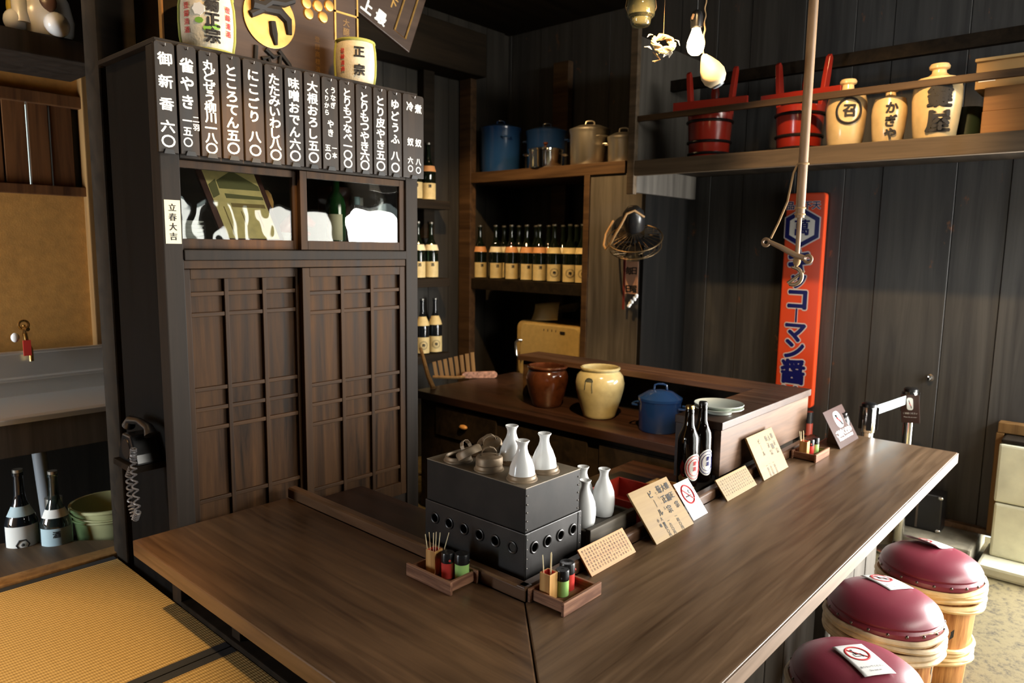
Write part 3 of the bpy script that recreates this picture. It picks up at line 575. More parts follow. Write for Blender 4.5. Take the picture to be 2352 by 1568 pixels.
# carved signboard
t = thing('carved_signboard', 'brown carved signboard with gold disc and coins behind the straw barrels', 'signboard', (0,0,0)); YS = 1.30
m_sb = wood('signboard_wood', (.035,.018,.010), (.085,.048,.028), 'X', .6, .5)
b = new(); bx(b, -.17, .485, YS, YS+.03, 1.411, 2.05); obj('board', b, m_sb, t, bev=.004)
def disc(bm, cx, cz, r, y, d, n=40): prism(bm, [(cx+r*math.cos(2*PI*k/n), cz+r*math.sin(2*PI*k/n)) for k in range(n)], basis((0,y,0), (1,0,0), (0,0,1)), 0, d)
dc = (0.124, 1.296, 1.615); b = new(); disc(b, dc[0], dc[2], .098, YS, .006); obj('gold_disc', b, m_gold, t, bev=.002)
b = new(); cx, cz = dc[0], dc[2]; yb = YS-.006
for pts, rr in (([(-.07,.03),(-.03,.03),(.0,.055),(.05,.06),(.09,.08)], [.022,.02,.016,.014,.012]), ([(-.075,-.005),(-.03,.025),(.03,.03),(.065,.005),(.07,-.04)], [.012,.016,.018,.016,.010]), ([(.005,-.01),(.01,-.05),(.018,-.085)], [.012,.014,.006])):
    tube(b, [(cx+u, yb-.003, cz+v) for u, v in pts], rr, 8)
obj('brush_emblem', b, m_ink, t, smooth=True)
b = new()
for pts, rr in (([(-.055,-.10),(-.06,-.16),(-.03,-.185),(.0,-.17),(-.01,-.13),(-.035,-.14)], .008), ([(-.02,-.105),(.01,-.125),(.035,-.115),(.03,-.16),(.005,-.165)], .008), ([(.03,-.10),(.07,-.14),(.085,-.175),(.06,-.20)], .008), ([(-.085,-.195),(-.03,-.19),(.03,-.20),(.09,-.21)], .009), ([(-.08,-.20),(-.045,-.195),(0,-.20),(.05,-.205)], .007)):
    tube(b, [(cx+u, yb+.002, cz+v) for u, v in pts], rr, 8)
obj('carved_wave', b, m_ink, t, smooth=True)
for px, py in ((703,8),(729,14),(755,14),(708,32),(741,40)):
    q = {703:(0.270, 1.300, 1.701),729:(0.317, 1.300, 1.703),755:(0.365, 1.300, 1.715),708:(0.278, 1.300, 1.667),741:(0.338, 1.300, 1.669)}[px]
    b = new(); lathe(b, [(0,.006),(.012,.008),(.018,.006),(.021,0)], 24, M=basis((q[0], YS, q[2]), (1,0,0), (0,0,1))); obj('gold_coin', b, m_gold, t, smooth=True)
fr0, fr1 = (0.387, 1.300, 1.600), (0.494, 1.300, 1.634)
b = new(); w = .007; x0, x1, z0 = fr0[0], fr1[0], fr0[2]
bx(b, x0, x0+w, YS-.004, YS, z0, 1.95); bx(b, x1-w, x1, YS-.004, YS, z0, 1.95); bx(b, x0, x1, YS-.004, YS, 1.70, 1.707); obj('gold_frame', b, m_gold, t)
b = new(); write(b, '大醸造', basis(((x0+x1)/2, YS, 1.69), (1,0,0), (0,0,1)), .03, .02, pitch=.033); write(b, '登録商標清酒', basis(((0.313, 1.300, 1.603)[0], YS, 1.60), (1,0,0), (0,0,1)), .022, .0, pitch=.026); obj('lettering', b, mat('dull_gold_paint', (.20,.11,.03), .6), t)
# second, tilted signboard
t = thing('hanging_signboard', 'dark signboard hanging askew with gold outline and white characters', 'signboard', (0,0,0))
tl = (0.930, 1.620, 1.887); MS = basis((tl[0], 1.62, tl[2]), (math.cos(-.0),0,math.sin(0)), (0,0,1)) @ Matrix.Rotation(-.38,4,'Z')
b = new(); prism(b, [(-.20,-.11),(.14,-.11),(.14,.5),(-.20,.5)], MS, -.02, 0); obj('board', b, m_sb, t, bev=.004)
b = new(); q = [(.028,-.068),(.095,-.068),(.095,.48),(.028,.48)]; tube(b, [MS @ Vector((u,v,.002)) for u, v in q], .005, 6, True); obj('gold_outline', b, m_gold, t)
b = new(); write(b, '最', MS @ Matrix.Translation((-.055,-.03,0)), .062, .05); write(b, '上', MS @ Matrix.Translation((-.135,-.03,0)), .062, .05); obj('white_lettering', b, m_white, t)
b = new(); write(b, '下', MS @ Matrix.Translation((-.022,.065,0)), .055, .03); obj('gold_lettering', b, m_gold, t)
b = new(); tube(b, [MS @ Vector((-.12+.075*math.cos(PI/3*k+.5), .10+.075*math.sin(PI/3*k+.5), .003)) for k in range(6)], .013, 4, True); obj('hexagon_emblem', b, m_navy, t)
t = thing('gilt_pole', 'thin gilt-edged frame standing at the cupboard corner behind the flower barrel', 'frame', (0,0,0))
f0 = (-0.259, 1.250, 1.457); b = new(); bx(b, f0[0]-.003, f0[0]+.003, 1.25, 1.27, 1.411, 1.9); obj('gilt_edge', b, mat('gilt_wood', (.35,.16,.03), .4), t)
b = new(); bx(b, f0[0]+.004, f0[0]+.05, 1.25, 1.27, 1.411, 1.9); obj('panel', b, m_dark, t)
# ---------------------------------------------------------------- kitchen corner seen past the cupboard
t = thing('kitchen_sink', 'long stainless steel sink unit under the slatted window', 'sink', (0,0,0))
XL, XR = -2.0, .0
b = new(); prism(b, [(2.02,.196),(2.02,.176),(2.04,.176),(2.04,.188),(2.46,.188),(2.46,.20),(2.05,.20)], basis((0,0,0), (0,1,0), (0,0,1)), XL, XR); obj('sink_top', b, m_steel, t, bev=.003)
b = new(); prism(b, [(2.46,.20),(2.46,.262),(2.435,.266),(2.435,.276),(2.48,.276),(2.48,.372),(2.47,.376),(2.47,.384),(2.50,.384),(2.50,.18),(2.46,.18)], basis((0,0,0), (0,1,0), (0,0,1)), XL, XR); obj('splash_back', b, m_steel, t, bev=.002)
b = new(); bx(b, XL, XR, 2.035, 2.06, .05, .175); obj('apron_board', b, m_panel, t, bev=.003)
b = new(); bx(b, XL, XR, 2.45, 2.50, -.40, .17); obj('back_panel', b, m_back, t)
t = thing('sink_tap', 'brass tap with round handle standing behind the sink', 'tap', (-0.359, 2.440, 0.365))
b = new(); tube(b, [(0,0,-.02),(0,0,.03),(-.012,-.005,.06),(-.02,-.008,.10)], [.009,.009,.008,.010], 10); obj('riser', b, m_brass, t, smooth=True)
b = new(); tube(b, [(-.02,-.008,.10),(-.024,-.03,.125),(-.02,-.06,.12)], .008, 10); obj('spout', b, m_brass, t, smooth=True)
b = new(); tube(b, [(-.02,-.008,.10),(-.022,-.01,.135)], .007, 10); ring(b, .018, .005, basis((-.022,-.012,.135), (1,0,0), (0,0,1)), 20, 8); obj('handle', b, m_brass, t, smooth=True)
b = new(); ball(b, (-.055,-.012,.085), (.016,.01,.02)); obj('cover_disc', b, m_porc, t, smooth=True)
p = (-0.377, 2.420, 0.402); b = new(); bx(b, p[0]-.014, p[0]+.014, 2.415, 2.420, p[2]-.03, p[2]+.035); tag(obj('red_tag', b, m_red), 'small red tag hanging below the brass tap', 'tag')
p = (-0.386, 2.300, -0.169); t = thing('drain_pipe', 'grey plastic drain pipe running down from the sink between two bottles', 'pipe', (p[0],2.25,-.40))
b = new(); tube(b, [(.0,0,.0),(0,0,.08),(-.03,0,.57)], .026, 16); obj('pipe_run', b, mat('grey_plastic', (.30,.33,.36), .45), t, smooth=True)
b = new(); lathe(b, [(.031,0),(.032,.05),(.028,.05)], 20); obj('collar', b, mat('grey_plastic_collar', (.26,.29,.32), .45), t, smooth=True)
# ---- large sake bottles (one builder, three kinds)
def bottle_parts(t, h, r, glass_m, lab_m, cap_m, neck_m, a, textm=None, text='', seg=28, ring_mark=False, lab=(.08,.30), nl=(.50,.60), la=1.15):
    k = h
    def R(z):
        pr = [(0,r*.96),(.02*k,r),(.50*k,r),(.60*k,r*.78),(.70*k,r*.42),(.78*k,r*.30),(.95*k,r*.26),(k,r*.28)]
        for (z0,r0),(z1,r1) in zip(pr,pr[1:]):
            if z0 <= z <= z1: return r0+(r1-r0)*(z-z0)/(z1-z0)
        return r
    b = new(); lathe(b, [(0,.004),(r*.7,0),(r*.96,.003),(r,.02*k),(r,.48*k),(r*.96,.53*k),(r*.80,.595*k),(r*.58,.65*k),(r*.40,.71*k),(r*.31,.78*k),(r*.27,.94*k),(r*.33,.945*k),(r*.33,.97*k),(r*.27,.975*k),(r*.27,.985*k)], seg); obj('glass_body', b, glass_m, t, smooth=True)
    b = new(); lathe(b, [(r*.30,.972*k),(r*.31,k),(0,k)], 16); obj('cap', b, cap_m, t, smooth=True)
    b = new(); lathe(b, [(r*1.012,lab[0]*k),(r*1.012,lab[1]*k)], 18, a0=a-la, a1=a+la); o = obj('label', b, lab_m, t, smooth=True)
    if text or ring_mark:
        M = Matrix.Rotation(a+PI/2,4,'Z') @ Euler((PI/2,0,0)).to_matrix().to_4x4()
        q = new()
        if ring_mark:
            zc = (lab[0]+lab[1])/2*k
            for rr in (.030,.024): tube(q, [M @ Vector((r*1.02*math.sin(rr*math.cos(2*PI*i/24)/r), zc+rr*math.sin(2*PI*i/24), r*1.02*math.cos(rr*math.cos(2*PI*i/24)/r))) for i in range(24)], .0011, 4, True)
        if text: write(q, text, M @ Matrix.Translation((0,(lab[1]-.02)*k if not ring_mark else (lab[0]+lab[1])/2*k+.014*len(text),0)), .026, .03, ext=.0002, pitch=.0275, wrap=lambda y: r*1.013, lift=.0008)
        obj('lettering', q, textm or m_ink, o)
    if neck_m:
        b = new(); z0, z1 = nl[0]*k, nl[1]*k; lathe(b, [(R(z0)*1.04+.001,z0),(R((z0+z1)/2)*1.03+.0015,(z0+z1)/2),(R(z1)*1.05+.001,z1)], 18, a0=a-1.3, a1=a+1.3); obj('neck_label', b, neck_m, t, smooth=True)
    return t
m_lab = mat('aged_label_paper', (.62,.50,.24), .6, var=.12, vscale=30); m_laborange = mat('orange_neck_label', (.62,.30,.12), .6); m_cap = mat('dull_cap_metal', (.28,.27,.24), .35, .8)
m_labw = mat('white_label_paper', (.68,.68,.64), .6); m_labb = mat('blue_neck_label', (.36,.48,.52), .6)
p = (-0.524, 2.047, -0.290); p = (-.548, 1.975, -.40)
t = thing('sake_bottle', 'dark sake bottle with hexagon label on the floor under the sink', 'sake bottle', p, 0, 'bottles under the sink'); a = face_cam(*p[:2])
bottle_parts(t, .42, .055, m_g_blue, m_labw, m_cap, m_labb, a, lab=(.12,.52), nl=(.60,.68))
b = new(); M = Matrix.Rotation(a+PI/2,4,'Z') @ Euler((PI/2,0,0)).to_matrix().to_4x4()
tube(b, [M @ Vector((.0565*math.sin(.02*math.cos(PI/3*k)/.055), .150+.02*math.sin(PI/3*k), .0565*math.cos(.02*math.cos(PI/3*k)/.055))) for k in range(6)], .003, 5, True); ball(b, M @ Vector((0,.150,.0565)), .006, 8); obj('hexagon_mark', b, m_ink, t, smooth=True)
p = (-.458, 1.90, -.40); t = thing('sake_bottle', 'clear grey sake bottle with pink and blue label beside the drain pipe', 'sake bottle', p, 0, 'bottles under the sink'); a = face_cam(*p[:2])
bottle_parts(t, .41, .0525, m_g_pale, m_labb, m_cap, m_labw, a, text='酒', lab=(.12,.50), nl=(.59,.66))
t = thing('glass_jar', 'small clear glass jar behind the grey sake bottle', 'jar', (-.420, 2.05, -.40))
b = new(); lathe(b, [(0,0),(.035,0),(.036,.18),(.03,.20),(.022,.21),(.022,.235),(.026,.24),(.026,.26),(0,.26)], 24); obj('glass_body', b, m_g_pale, t, smooth=True)
b = new(); lathe(b, [(.024,.22),(.03,.225),(.03,.262),(0,.264)], 24); obj('lid', b, m_alu, t, smooth=True)
t = thing('plastic_bucket', 'pale green plastic bucket standing beyond the counter end', 'bucket', (-.268, 1.93, -.40))
m_bk = mat('pale_green_bucket', (.40,.40,.20), .5)
b = new(); lathe(b, [(0,0),(.095,0),(.098,.005),(.122,.19),(.127,.225),(.134,.228),(.134,.238),(.124,.238),(.118,.20),(.092,.012),(0,.012)], 40); ring(b, .125, .004, Matrix.Translation((0,0,.19)), 40, 6); obj('body', b, m_bk, t, smooth=True)
b = new(); ring(b, .132, .003, Matrix.Translation((0,0,.215)) @ Euler((.12,0,0)).to_matrix().to_4x4(), 40, 6); obj('handle', b, m_bk, t, smooth=True)
t = thing('scrub_brush', 'dark green-handled brush standing in the pale bucket', 'brush', (-.25, 1.94, -.385))
b = new(); tube(b, [(-.02,-.02,0),(.03,.02,.30)], .008, 8); obj('handle', b, mat('dark_green_plastic', (.05,.09,.04), .5), t, smooth=True)
b = new(); ball(b, (.033,.022,.31), (.02,.02,.02)); obj('grip_end', b, mat('green_plastic_end', (.10,.17,.07), .5), t, smooth=True)
# ---- telephone on the cupboard's side
t = thing('wall_telephone', 'black telephone with coiled cord on the dark side of the cupboard', 'telephone', (-.348, 1.24, .18))
b = new(); bx(b, -.10, -.0, -.075, .075, -.02, .0); obj('shelf', b, m_dark, t, bev=.003)
b = new(); prism(b, [(-.07,0),(.07,0),(.06,.03),(.03,.085),(-.03,.085),(-.06,.03)], basis((-.08,0,.0), (0,-1,0), (0,0,1)), -.07, .006); obj('body', b, m_black, t, bev=.006)
b = new(); lathe(b, [(0,.006),(.03,.006),(.032,0)], 24, M=basis((-.083,0,.04), (0,-1,0), (0,0,1))); obj('dial', b, m_nail, t, smooth=True)
b = new(); tube(b, [(-.045,-.085,.092),(-.045,-.07,.112),(-.045,0,.120),(-.045,.07,.112),(-.045,.085,.092)], [.02,.014,.011,.014,.02], 12); obj('handset', b, m_black, t, smooth=True)
path = [Vector((-.09,-.06,.02)), Vector((-.095,-.08,.06)), Vector((-.1,-.085,-.02)), Vector((-.1,-.10,-.13)), Vector((-.1,-.075,-.16)), Vector((-.1,-.05,-.12)), Vector((-.1,-.045,-.03)), Vector((-.09,-.05,.0))]
cl = []; n = 260
for i in range(n):
    u = i/(n-1)*(len(path)-1); k = min(int(u), len(path)-2); f = u-k; c0 = path[k].lerp(path[k+1], f); ph = i*2*PI/8
    d = (path[k+1]-path[k]).normalized(); s = d.cross(Vector((1,0,0))).normalized(); cl.append(c0 + .008*(math.cos(ph)*s + math.sin(ph)*Vector((1,0,0))))
b = new(); tube(b, cl, .0028, 5); obj('coiled_cord', b, mat('grey_cord', (.16,.16,.17), .35), t, smooth=True)
# ---- cat figurines on the high shelf
b = new(); bx(b, -2.0, -.17, 1.95, 2.35, 1.495, 1.572); tag(obj('high_shelf', b, m_cab, bev=.006), 'dark beam-like shelf high over the sink carrying the cat figurines', 'shelf')
b = new(); bx(b, -2.0, -.10, 2.35, 2.5, 1.572, 2.49); tag(obj('shelf_back_panel', b, m_blackm), 'black panel behind the cat figurines', 'panel')
def cat(label, loc, rz, s):
    t = thing('cat_figurine', label, 'figurine', loc, rz, 'cat figurines on the high shelf')
    b = new(); lathe(b, [(0,0),(.075*s,0),(.095*s,.025*s),(.10*s,.07*s),(.085*s,.14*s),(.055*s,.19*s),(.04*s,.20*s)], 32); ball(b, (0,-.0*s,.245*s), (.075*s,.07*s,.065*s), 24)
    for e in (-1,1): lathe(b, [(.026*s,0),(.018*s,.03*s),(0,.055*s)], 12, c=(e*.045*s,0,.285*s))
    obj('body', b, m_porc, t, smooth=True)
    for e in (-1,1):
        b = new(); ball(b, (e*.062*s,-.07*s,.04*s), (.040*s,.055*s,.042*s), 20); obj('hind_foot', b, m_porc, t, smooth=True)
    b = new(); tube(b, [(-.05*s,-.06*s,.15*s),(-.045*s,-.085*s,.09*s),(-.04*s,-.09*s,.03*s)], [.03*s,.026*s,.028*s], 14); obj('front_leg', b, m_porc, t, smooth=True)
    b = new(); tube(b, [(.06*s,-.03*s,.15*s),(.085*s,-.05*s,.21*s),(.08*s,-.055*s,.28*s)], [.028*s,.026*s,.028*s], 14); obj('raised_paw', b, m_porc, t, smooth=True)
    b = new(); ball(b, (.04*s,-.082*s,.11*s), (.03*s,.012*s,.036*s), 16); obj('brown_patch', b, mat('brown_spot', (.10,.05,.03), .3), t, smooth=True)
    b = new(); ball(b, (-.085*s,-.03*s,.10*s), (.018*s,.03*s,.05*s), 16); obj('yellow_patch', b, mat('yellow_spot', (.60,.45,.06), .3), t, smooth=True)
    b = new(); ring(b, .055*s, .007*s, Matrix.Translation((0,-.005*s,.192*s)), 28, 8); obj('collar', b, m_red, t, smooth=True)
    return t
cat('white cat figurine with brown patch sitting at the end of the high shelf', (-.345, 2.05, 1.572), -.55, 1.0)
cat('white and yellow cat figurine, the further left of the two on the high shelf', (-.60, 2.09, 1.572), -.3, 1.0)
# ---------------------------------------------------------------- sake warmer
t = thing('sake_warmer', 'black riveted iron sake warmer at the corner of the counter', 'sake warmer', (0,0,0))
x0, x1, y0, y1 = .056, .281, .050, .416; ZS = .141; ZT = .259
b = new(); bx(b, x0-.003, x1+.007, y0-.002, y1+.004, -.03, ZS); lower = obj('fire_box', b, m_ironlo, t, bev=.002)
b = new(); bx(b, x0, x1, y0+.001, y1, ZS+.0005, ZT-.002); upper = obj('water_tank', b, m_iron, t, bev=.002)
b = new(); bx(b, x0-.0006, x1+.0006, y0-.0004, y1+.0006, ZT-.0025, ZT); obj('tank_lid_plate', b, mat('dusty_iron_top', (.19,.155,.11), .55, .3, .5, var=.3, vscale=12, bump=.1), t, bev=.0008)
b = new()
for z in (.15,.172,.194,.215,.238):
    for xx in (x0+.006, x1-.007): ball(b, (xx, y0+.0005, z), (.0024,.0022,.0024), 8)
obj('rivet', b, m_rivet, upper, smooth=True)
b = new()
for z in (.125,.10,.075,.05,.02):
    for xx in (x0+.004, x1+.001): ball(b, (xx, y0-.0025, z), (.0024,.0022,.0024), 8)
obj('rivet', b, m_rivet, lower, smooth=True)
b = new(); bx(b, x0+.0005, x0+.014, y0-.0035, y0-.0021, -.025, ZS-.002); bx(b, x1-.008, x1+.0066, y0-.0035, y0-.0021, -.025, ZS-.002); obj('corner_strap', b, m_ironlo, lower, bev=.0006)
q = new()
for xx in (.089,.142,.196,.250):
    b = new(); ring(b, .0135, .0032, basis((xx, y0-.0025, .097), (1,0,0), (0,0,1)), 28, 8); obj('vent_ring', b, m_ironlo, lower, smooth=True)
    lathe(q, [(0,-.04),(.0118,-.04),(.0118,.01),(0,.01)], 24, M=basis((xx, y0-.002, .097), (1,0,0), (0,0,1)))
for yy in (.089,.148,.205,.263,.321,.378):
    b = new(); ring(b, .0140, .0032, basis((x0-.0035, yy, .096), (0,-1,0), (0,0,1)), 28, 8); obj('vent_ring', b, m_ironlo, lower, smooth=True)
    if yy > .1: lathe(q, [(0,-.03),(.0123,-.03),(.0123,.01),(0,.01)], 24, M=basis((x0-.003, yy, .096), (0,-1,0), (0,0,1)))
cut(lower, q)
HX, HY = (.104, .196), (.105, .222, .340)
OPEN = [(.104,.105), (.196,.105), (.196,.222)]
plate_ = bpy.data.objects['tank_lid_plate']
for tgt in (upper, plate_):
    q = new()
    for xx, yy in OPEN: lathe(q, [(0,ZT-.052),(.0328,ZT-.052),(.0328,ZT+.02),(0,ZT+.02)], 36, c=(xx,yy,0))
    cut(tgt, q)
for xx in HX:
    for yy in HY:
        b = new(); lathe(b, [(.0405,-.0),(.0405,.003),(.037,.006),(.0362,.013),(.034,.015),(.0325,.013),(.0325,.002),(.0325,0)], 36, c=(xx,yy,ZT)); o = obj('well_ring', b, m_lid, t, smooth=True)
        if (xx,yy) not in OPEN: b = new(); lathe(b, [(0,.0012),(.0325,.0012)], 30, c=(xx,yy,ZT)); obj('well_cover', b, m_iron, o)
# flasks
def tokkuri(label, loc, rz=0.0, s=1.0):
    t = obj('sake_flask', flask(s), m_porc, smooth=True); t.location = loc; t.rotation_euler = (0,0,rz)
    return tag(t, label, 'sake flask', 'white sake flasks')
def flask(s):
    b = new(); lathe(b, [(r*s, z*s) for r, z in [(0,.002),(.022,0),(.0265,.002),(.0295,.012),(.0318,.035),(.0315,.050),(.0285,.070),(.0215,.089),(.0148,.102),(.0118,.112),(.0116,.119),(.0135,.126),(.0162,.1295),(.0168,.1315),(.0158,.1325),(.0130,.130),(.0100,.122),(.0098,.112),(.0,.108)]], 40); return b
f0 = tokkuri('white sake flask in the front right well of the iron warmer', (.104,.105,ZT-.042), 0, 1.09)
def flask_copy(label, loc, s=1.0):
    o = f0.copy(); C.objects.link(o); o.location = loc; o.scale = (s,s,s); o['label'] = label
flask_copy('white sake flask in the right rear well of the iron warmer, beside the front one', (.194,.106,ZT-.040))
flask_copy('white sake flask in the middle rear well of the iron warmer, behind the lids', (.194,.222,ZT-.040))
# loose lids on the warmer
def lid(label, M, first=None):
    t = thing('warmer_lid', label, 'lid', (0,0,0), 0, 'loose warmer lids')
    t.matrix_world = M
    b = new(); lathe(b, [(.0355,0),(.0365,.001),(.0365,.016),(.034,.0205),(.026,.023),(0,.0245)], 40); lathe(b, [(.0345,.0005),(.0345,.016),(0,.019)], 40); obj('cap', b, m_lid, t, smooth=True)
    b = new(); pts = [(-.020,0,.0235),(-.019,0,.034),(-.012,0,.043),(0,0,.046),(.012,0,.043),(.019,0,.034),(.020,0,.0235)]
    for a, c in zip(pts, pts[1:]):
        A, B = Vector(a), Vector(c); up = Vector((0,1,0)); d = (B-A); nn = d.cross(up).normalized()*.0007
        v = [b.verts.new(A+nn+up*.0055), b.verts.new(B+nn+up*.0055), b.verts.new(B+nn-up*.0055), b.verts.new(A+nn-up*.0055)]; w = [b.verts.new(A-nn+up*.0055), b.verts.new(B-nn+up*.0055), b.verts.new(B-nn-up*.0055), b.verts.new(A-nn-up*.0055)]
        for f in ((v[0],v[1],v[2],v[3]),(w[3],w[2],w[1],w[0]),(v[0],w[0],w[1],v[1]),(v[3],v[2],w[2],w[3])): b.faces.new(f)
    obj('handle', b, m_lid, t, smooth=True)
    for e in (-1,1):
        b = new(); ball(b, (e*.0235,0,.0235), (.004,.004,.0016), 10); obj('rivet', b, m_rivet, t, smooth=True)
    return t
T = Matrix.Translation; E3 = lambda *a: Euler(a).to_matrix().to_4x4()
lid('tarnished metal lid lying level on the front well, handle upright', T((.105,.222,ZT+.0155)) @ E3(0,0,-.75))
lid('tarnished metal lid tipped against the level lid, at the warmer end', T((.112,.300,ZT+.019)) @ E3(-.52,.02,.25) )
lid('tarnished metal lid tipped up behind the level lid', T((.182,.292,ZT+.028)) @ E3(.30,-.32,-.4))
# ---------------------------------------------------------------- toothpick trays
def cup(label, loc, rz, toothpicks):
    t = thing('toothpick_cup', label, 'cup', loc, rz, 'square bamboo cups')
    w, h, k = .0155, .066, .0025; b = new()
    bx(b, -w, w, -w, -w+k, 0, h); bx(b, -w, w, w-k, w, 0, h); bx(b, -w, -w+k, -w+k, w-k, 0, h); bx(b, w-k, w, -w+k, w-k, 0, h); bx(b, -w+k, w-k, -w+k, w-k, 0, .003); obj('bamboo_body', b, m_bamboo, t, bev=.0008)
    b = new(); w2 = w-k-.0002; h2 = h-.001
    for M in (basis((0,w2,0),(1,0,0),(0,0,1)), basis((0,-w2,0),(-1,0,0),(0,0,1)), basis((w2,0,0),(0,-1,0),(0,0,1)), basis((-w2,0,0),(0,1,0),(0,0,1))): prism(b, [(-w2,.004),(w2,.004),(w2,h2),(-w2,h2)], M, .0, .0004)
    obj('lining', b, m_red, t)
    x, y, z = loc
    for i, (ax, ay, bx_, by) in enumerate(toothpicks):
        q = new(); L = random.uniform(.098,.104); tube(q, [(ax,ay,.004),(bx_,by,.004+L)], .00125, 6); s = obj('skewer_stick', q, m_stick, smooth=True); s.location = loc; s.rotation_euler = (0,0,rz)
        tag(s, 'pale bamboo pick standing in ' + label.replace('square bamboo cup', 'the square cup'), 'pick', 'picks in the bamboo cups')
def shaker(label, loc, rz, col, h, r, mark):
    t = thing('spice_shaker', label, 'shaker', loc, rz, 'spice shakers')
    b = new(); lathe(b, [(0,0),(r*.9,0),(r,.002),(r,h*.62),(0,h*.62)], 32); obj('body', b, col, t, smooth=True)
    b = new(); lathe(b, [(r*1.02,h*.62),(r*1.03,h*.66),(r*1.03,h*.95),(r*.95,h),(r*.3,h*1.0),(r*.25,h*.99),(0,h*.99)], 32); obj('cap', b, m_black, t, smooth=True)
    b = new(); a = face_cam(loc[0],loc[1])-rz+mark; ball(b, (r*1.02*math.cos(a), r*1.02*math.sin(a), h*.74), (.003,.003,.0035), 10); obj('pour_hole', b, m_red if col is m_red else m_blackm, t, smooth=True)
def tray(label, x0, x1, y0, y1, longx):
    t = thing('condiment_tray', label, 'tray', (0,0,0), 0, 'wooden condiment trays'); h = .034; k = .0075
    long_m, cross_m = (m_cherry, m_cherry_y) if longx else (m_cherry_y, m_cherry)
    if longx:
        for ya in (y0, y1-k): q = new(); bx(q, x0, x1, ya, ya+k, .0005, h); obj('side_board', q, m_cherry, t, bev=.0012)
        for xa in (x0+.009, x1-.016): q = new(); bx(q, xa, xa+k, y0+k, y1-k, .004, h-.004); obj('end_board', q, m_cherry_y, t, bev=.0012)
        q = new(); bx(q, x0+.016, x1-.016, y0+k, y1-k, .004, .008); obj('bottom_board', q, m_cherry, t)
    else:
        for xa in (x0, x1-k): q = new(); bx(q, xa, xa+k, y0, y1, .0005, h); obj('side_board', q, m_cherry_y, t, bev=.0012)
        for ya in (y0+.009, y1-.016): q = new(); bx(q, x0+k, x1-k, ya, ya+k, .004, h-.004); obj('end_board', q, m_cherry, t, bev=.0012)
        q = new(); bx(q, x0+k, x1-k, y0+.016, y1-.016, .004, .008); obj('bottom_board', q, m_cherry_y, t)
tray('brown wooden condiment tray on the left counter arm, before the warmer', -.103, -.004, .152, .318, False)
cup('square bamboo cup in the tray on the left counter arm', (-.055, .263, .0082), .1, [(-.008,.006,-.010,.022),(-.005,.004,.0,.018),(.002,0,.010,.002),(.004,-.003,.014,-.008),(.0,.004,.006,.008),(.007,-.007,.03,-.024)])
shaker('red spice shaker with black cap in the tray on the left counter arm', (-.046, .222, .0082), .3, m_red, .067, .0165, .3)
shaker('pale green spice shaker with black cap in the tray on the left counter arm', (-.026, .190, .0082), .3, m_green, .067, .0185, 1.2)
tray('brown wooden condiment tray at the counter corner with the sticks over the vents', .006, .158, -.113, -.003, True)
cup('square bamboo cup in the tray at the counter corner', (.045, -.036, .0082), .0, [(-.006,.006,-.008,.014),(-.004,.007,-.006,.015),(.0,-.004,.014,.006),(.004,-.002,.018,.008),(.0,-.006,.012,.002)])
shaker('pale green spice shaker with black cap in the tray at the counter corner', (.078, -.052, .0082), 0, m_green, .067, .0165, -.2)
shaker('red spice shaker with black cap in the tray at the counter corner', (.113, -.040, .0082), 0, m_red, .070, .0190, 1.5)
tray('brown wooden condiment tray at the far end beside the orange signboard', 1.675, 1.835, -.108, -.006, True)
cup('square bamboo cup in the tray at the far counter end', (1.713, -.046, .0082), .0, [(-.006,.004,-.018,.018),(-.004,.004,-.012,.014),(.0,.0,.0,.008),(.003,.003,.004,.010)])
shaker('red spice shaker with black cap in the tray at the far counter end', (1.752, -.054, .0082), 0, m_red, .067, .0165, .3)
shaker('pale green spice shaker with black cap in the tray at the far counter end', (1.788, -.062, .0082), 0, m_green, .069, .0165, .3)
# ---------------------------------------------------------------- menu boards leaning on the rail
def board(name, label, x0, x1, yb, ang, h, th, m, cat_, group=None, shear=0.0):
    a = math.radians(ang); M = basis((x0, yb, 0.0015), (1,shear,0), (0,math.cos(a),math.sin(a)))
    b = new(); bx(b, 0, x1-x0, 0, h, -th, 0); bmesh.ops.transform(b, matrix=M, verts=b.verts[:])
    o = obj(name, b, m, bev=.0012); tag(o, label, cat_, group); return o, M
def small_print(q, M, w, rows):
    for (u, v, s, txt, p) in rows: write(q, txt, M @ Matrix.Translation((u, v, 0)), s, .02, ext=.0002, pitch=p, jit=.08)
KANJI = '煮奴冷奴玉子焼鳥皮湯豆腐大根鰻味噌田楽香物佃煮枝豆焼魚海苔納豆山葵'
G = 'menu boards leaning on the counter rail'
o, M = board('menu_board', 'low reddish-brown menu board with faint writing beside the corner tray', .221, .434, -.040, 50, .076, .005, wood('reddish_menu_wood', (.46,.24,.10), (.64,.38,.18), 'X', 2, .6, .3, .12), 'menu board', G, -.003)
q = new()
for c in range(16): write(q, ''.join(random.choice(KANJI) for _ in range(7)), M @ Matrix.Translation((.012+c*.0124, .070, 0)), .0075, .015, ext=.0002, pitch=.0088, jit=.1)
obj('lettering', q, m_ink, o)
o, M = board('menu_board', 'largest menu board with black brush writing, before the no-smoking card', .517, .742, -.058, 51, .165, .006, m_pine, 'menu board', G)
q = new(); small_print(q, M, .22, [(.198,.155,.022,'櫻正宗',.032),(.176,.155,.024,'大關',.034),(.150,.155,.026,'菊正宗',.033),(.128,.140,.011,'七勺一五',.017),(.098,.150,.024,'ビール',.030),(.085,.065,.012,'大壜',.016),(.065,.065,.012,'小壜',.016),(.160,.052,.013,'一四〇円',.013),(.112,.050,.013,'一六〇円',.013),(.085,.050,.013,'一四〇円',.013)]); obj('lettering', q, m_ink, o)
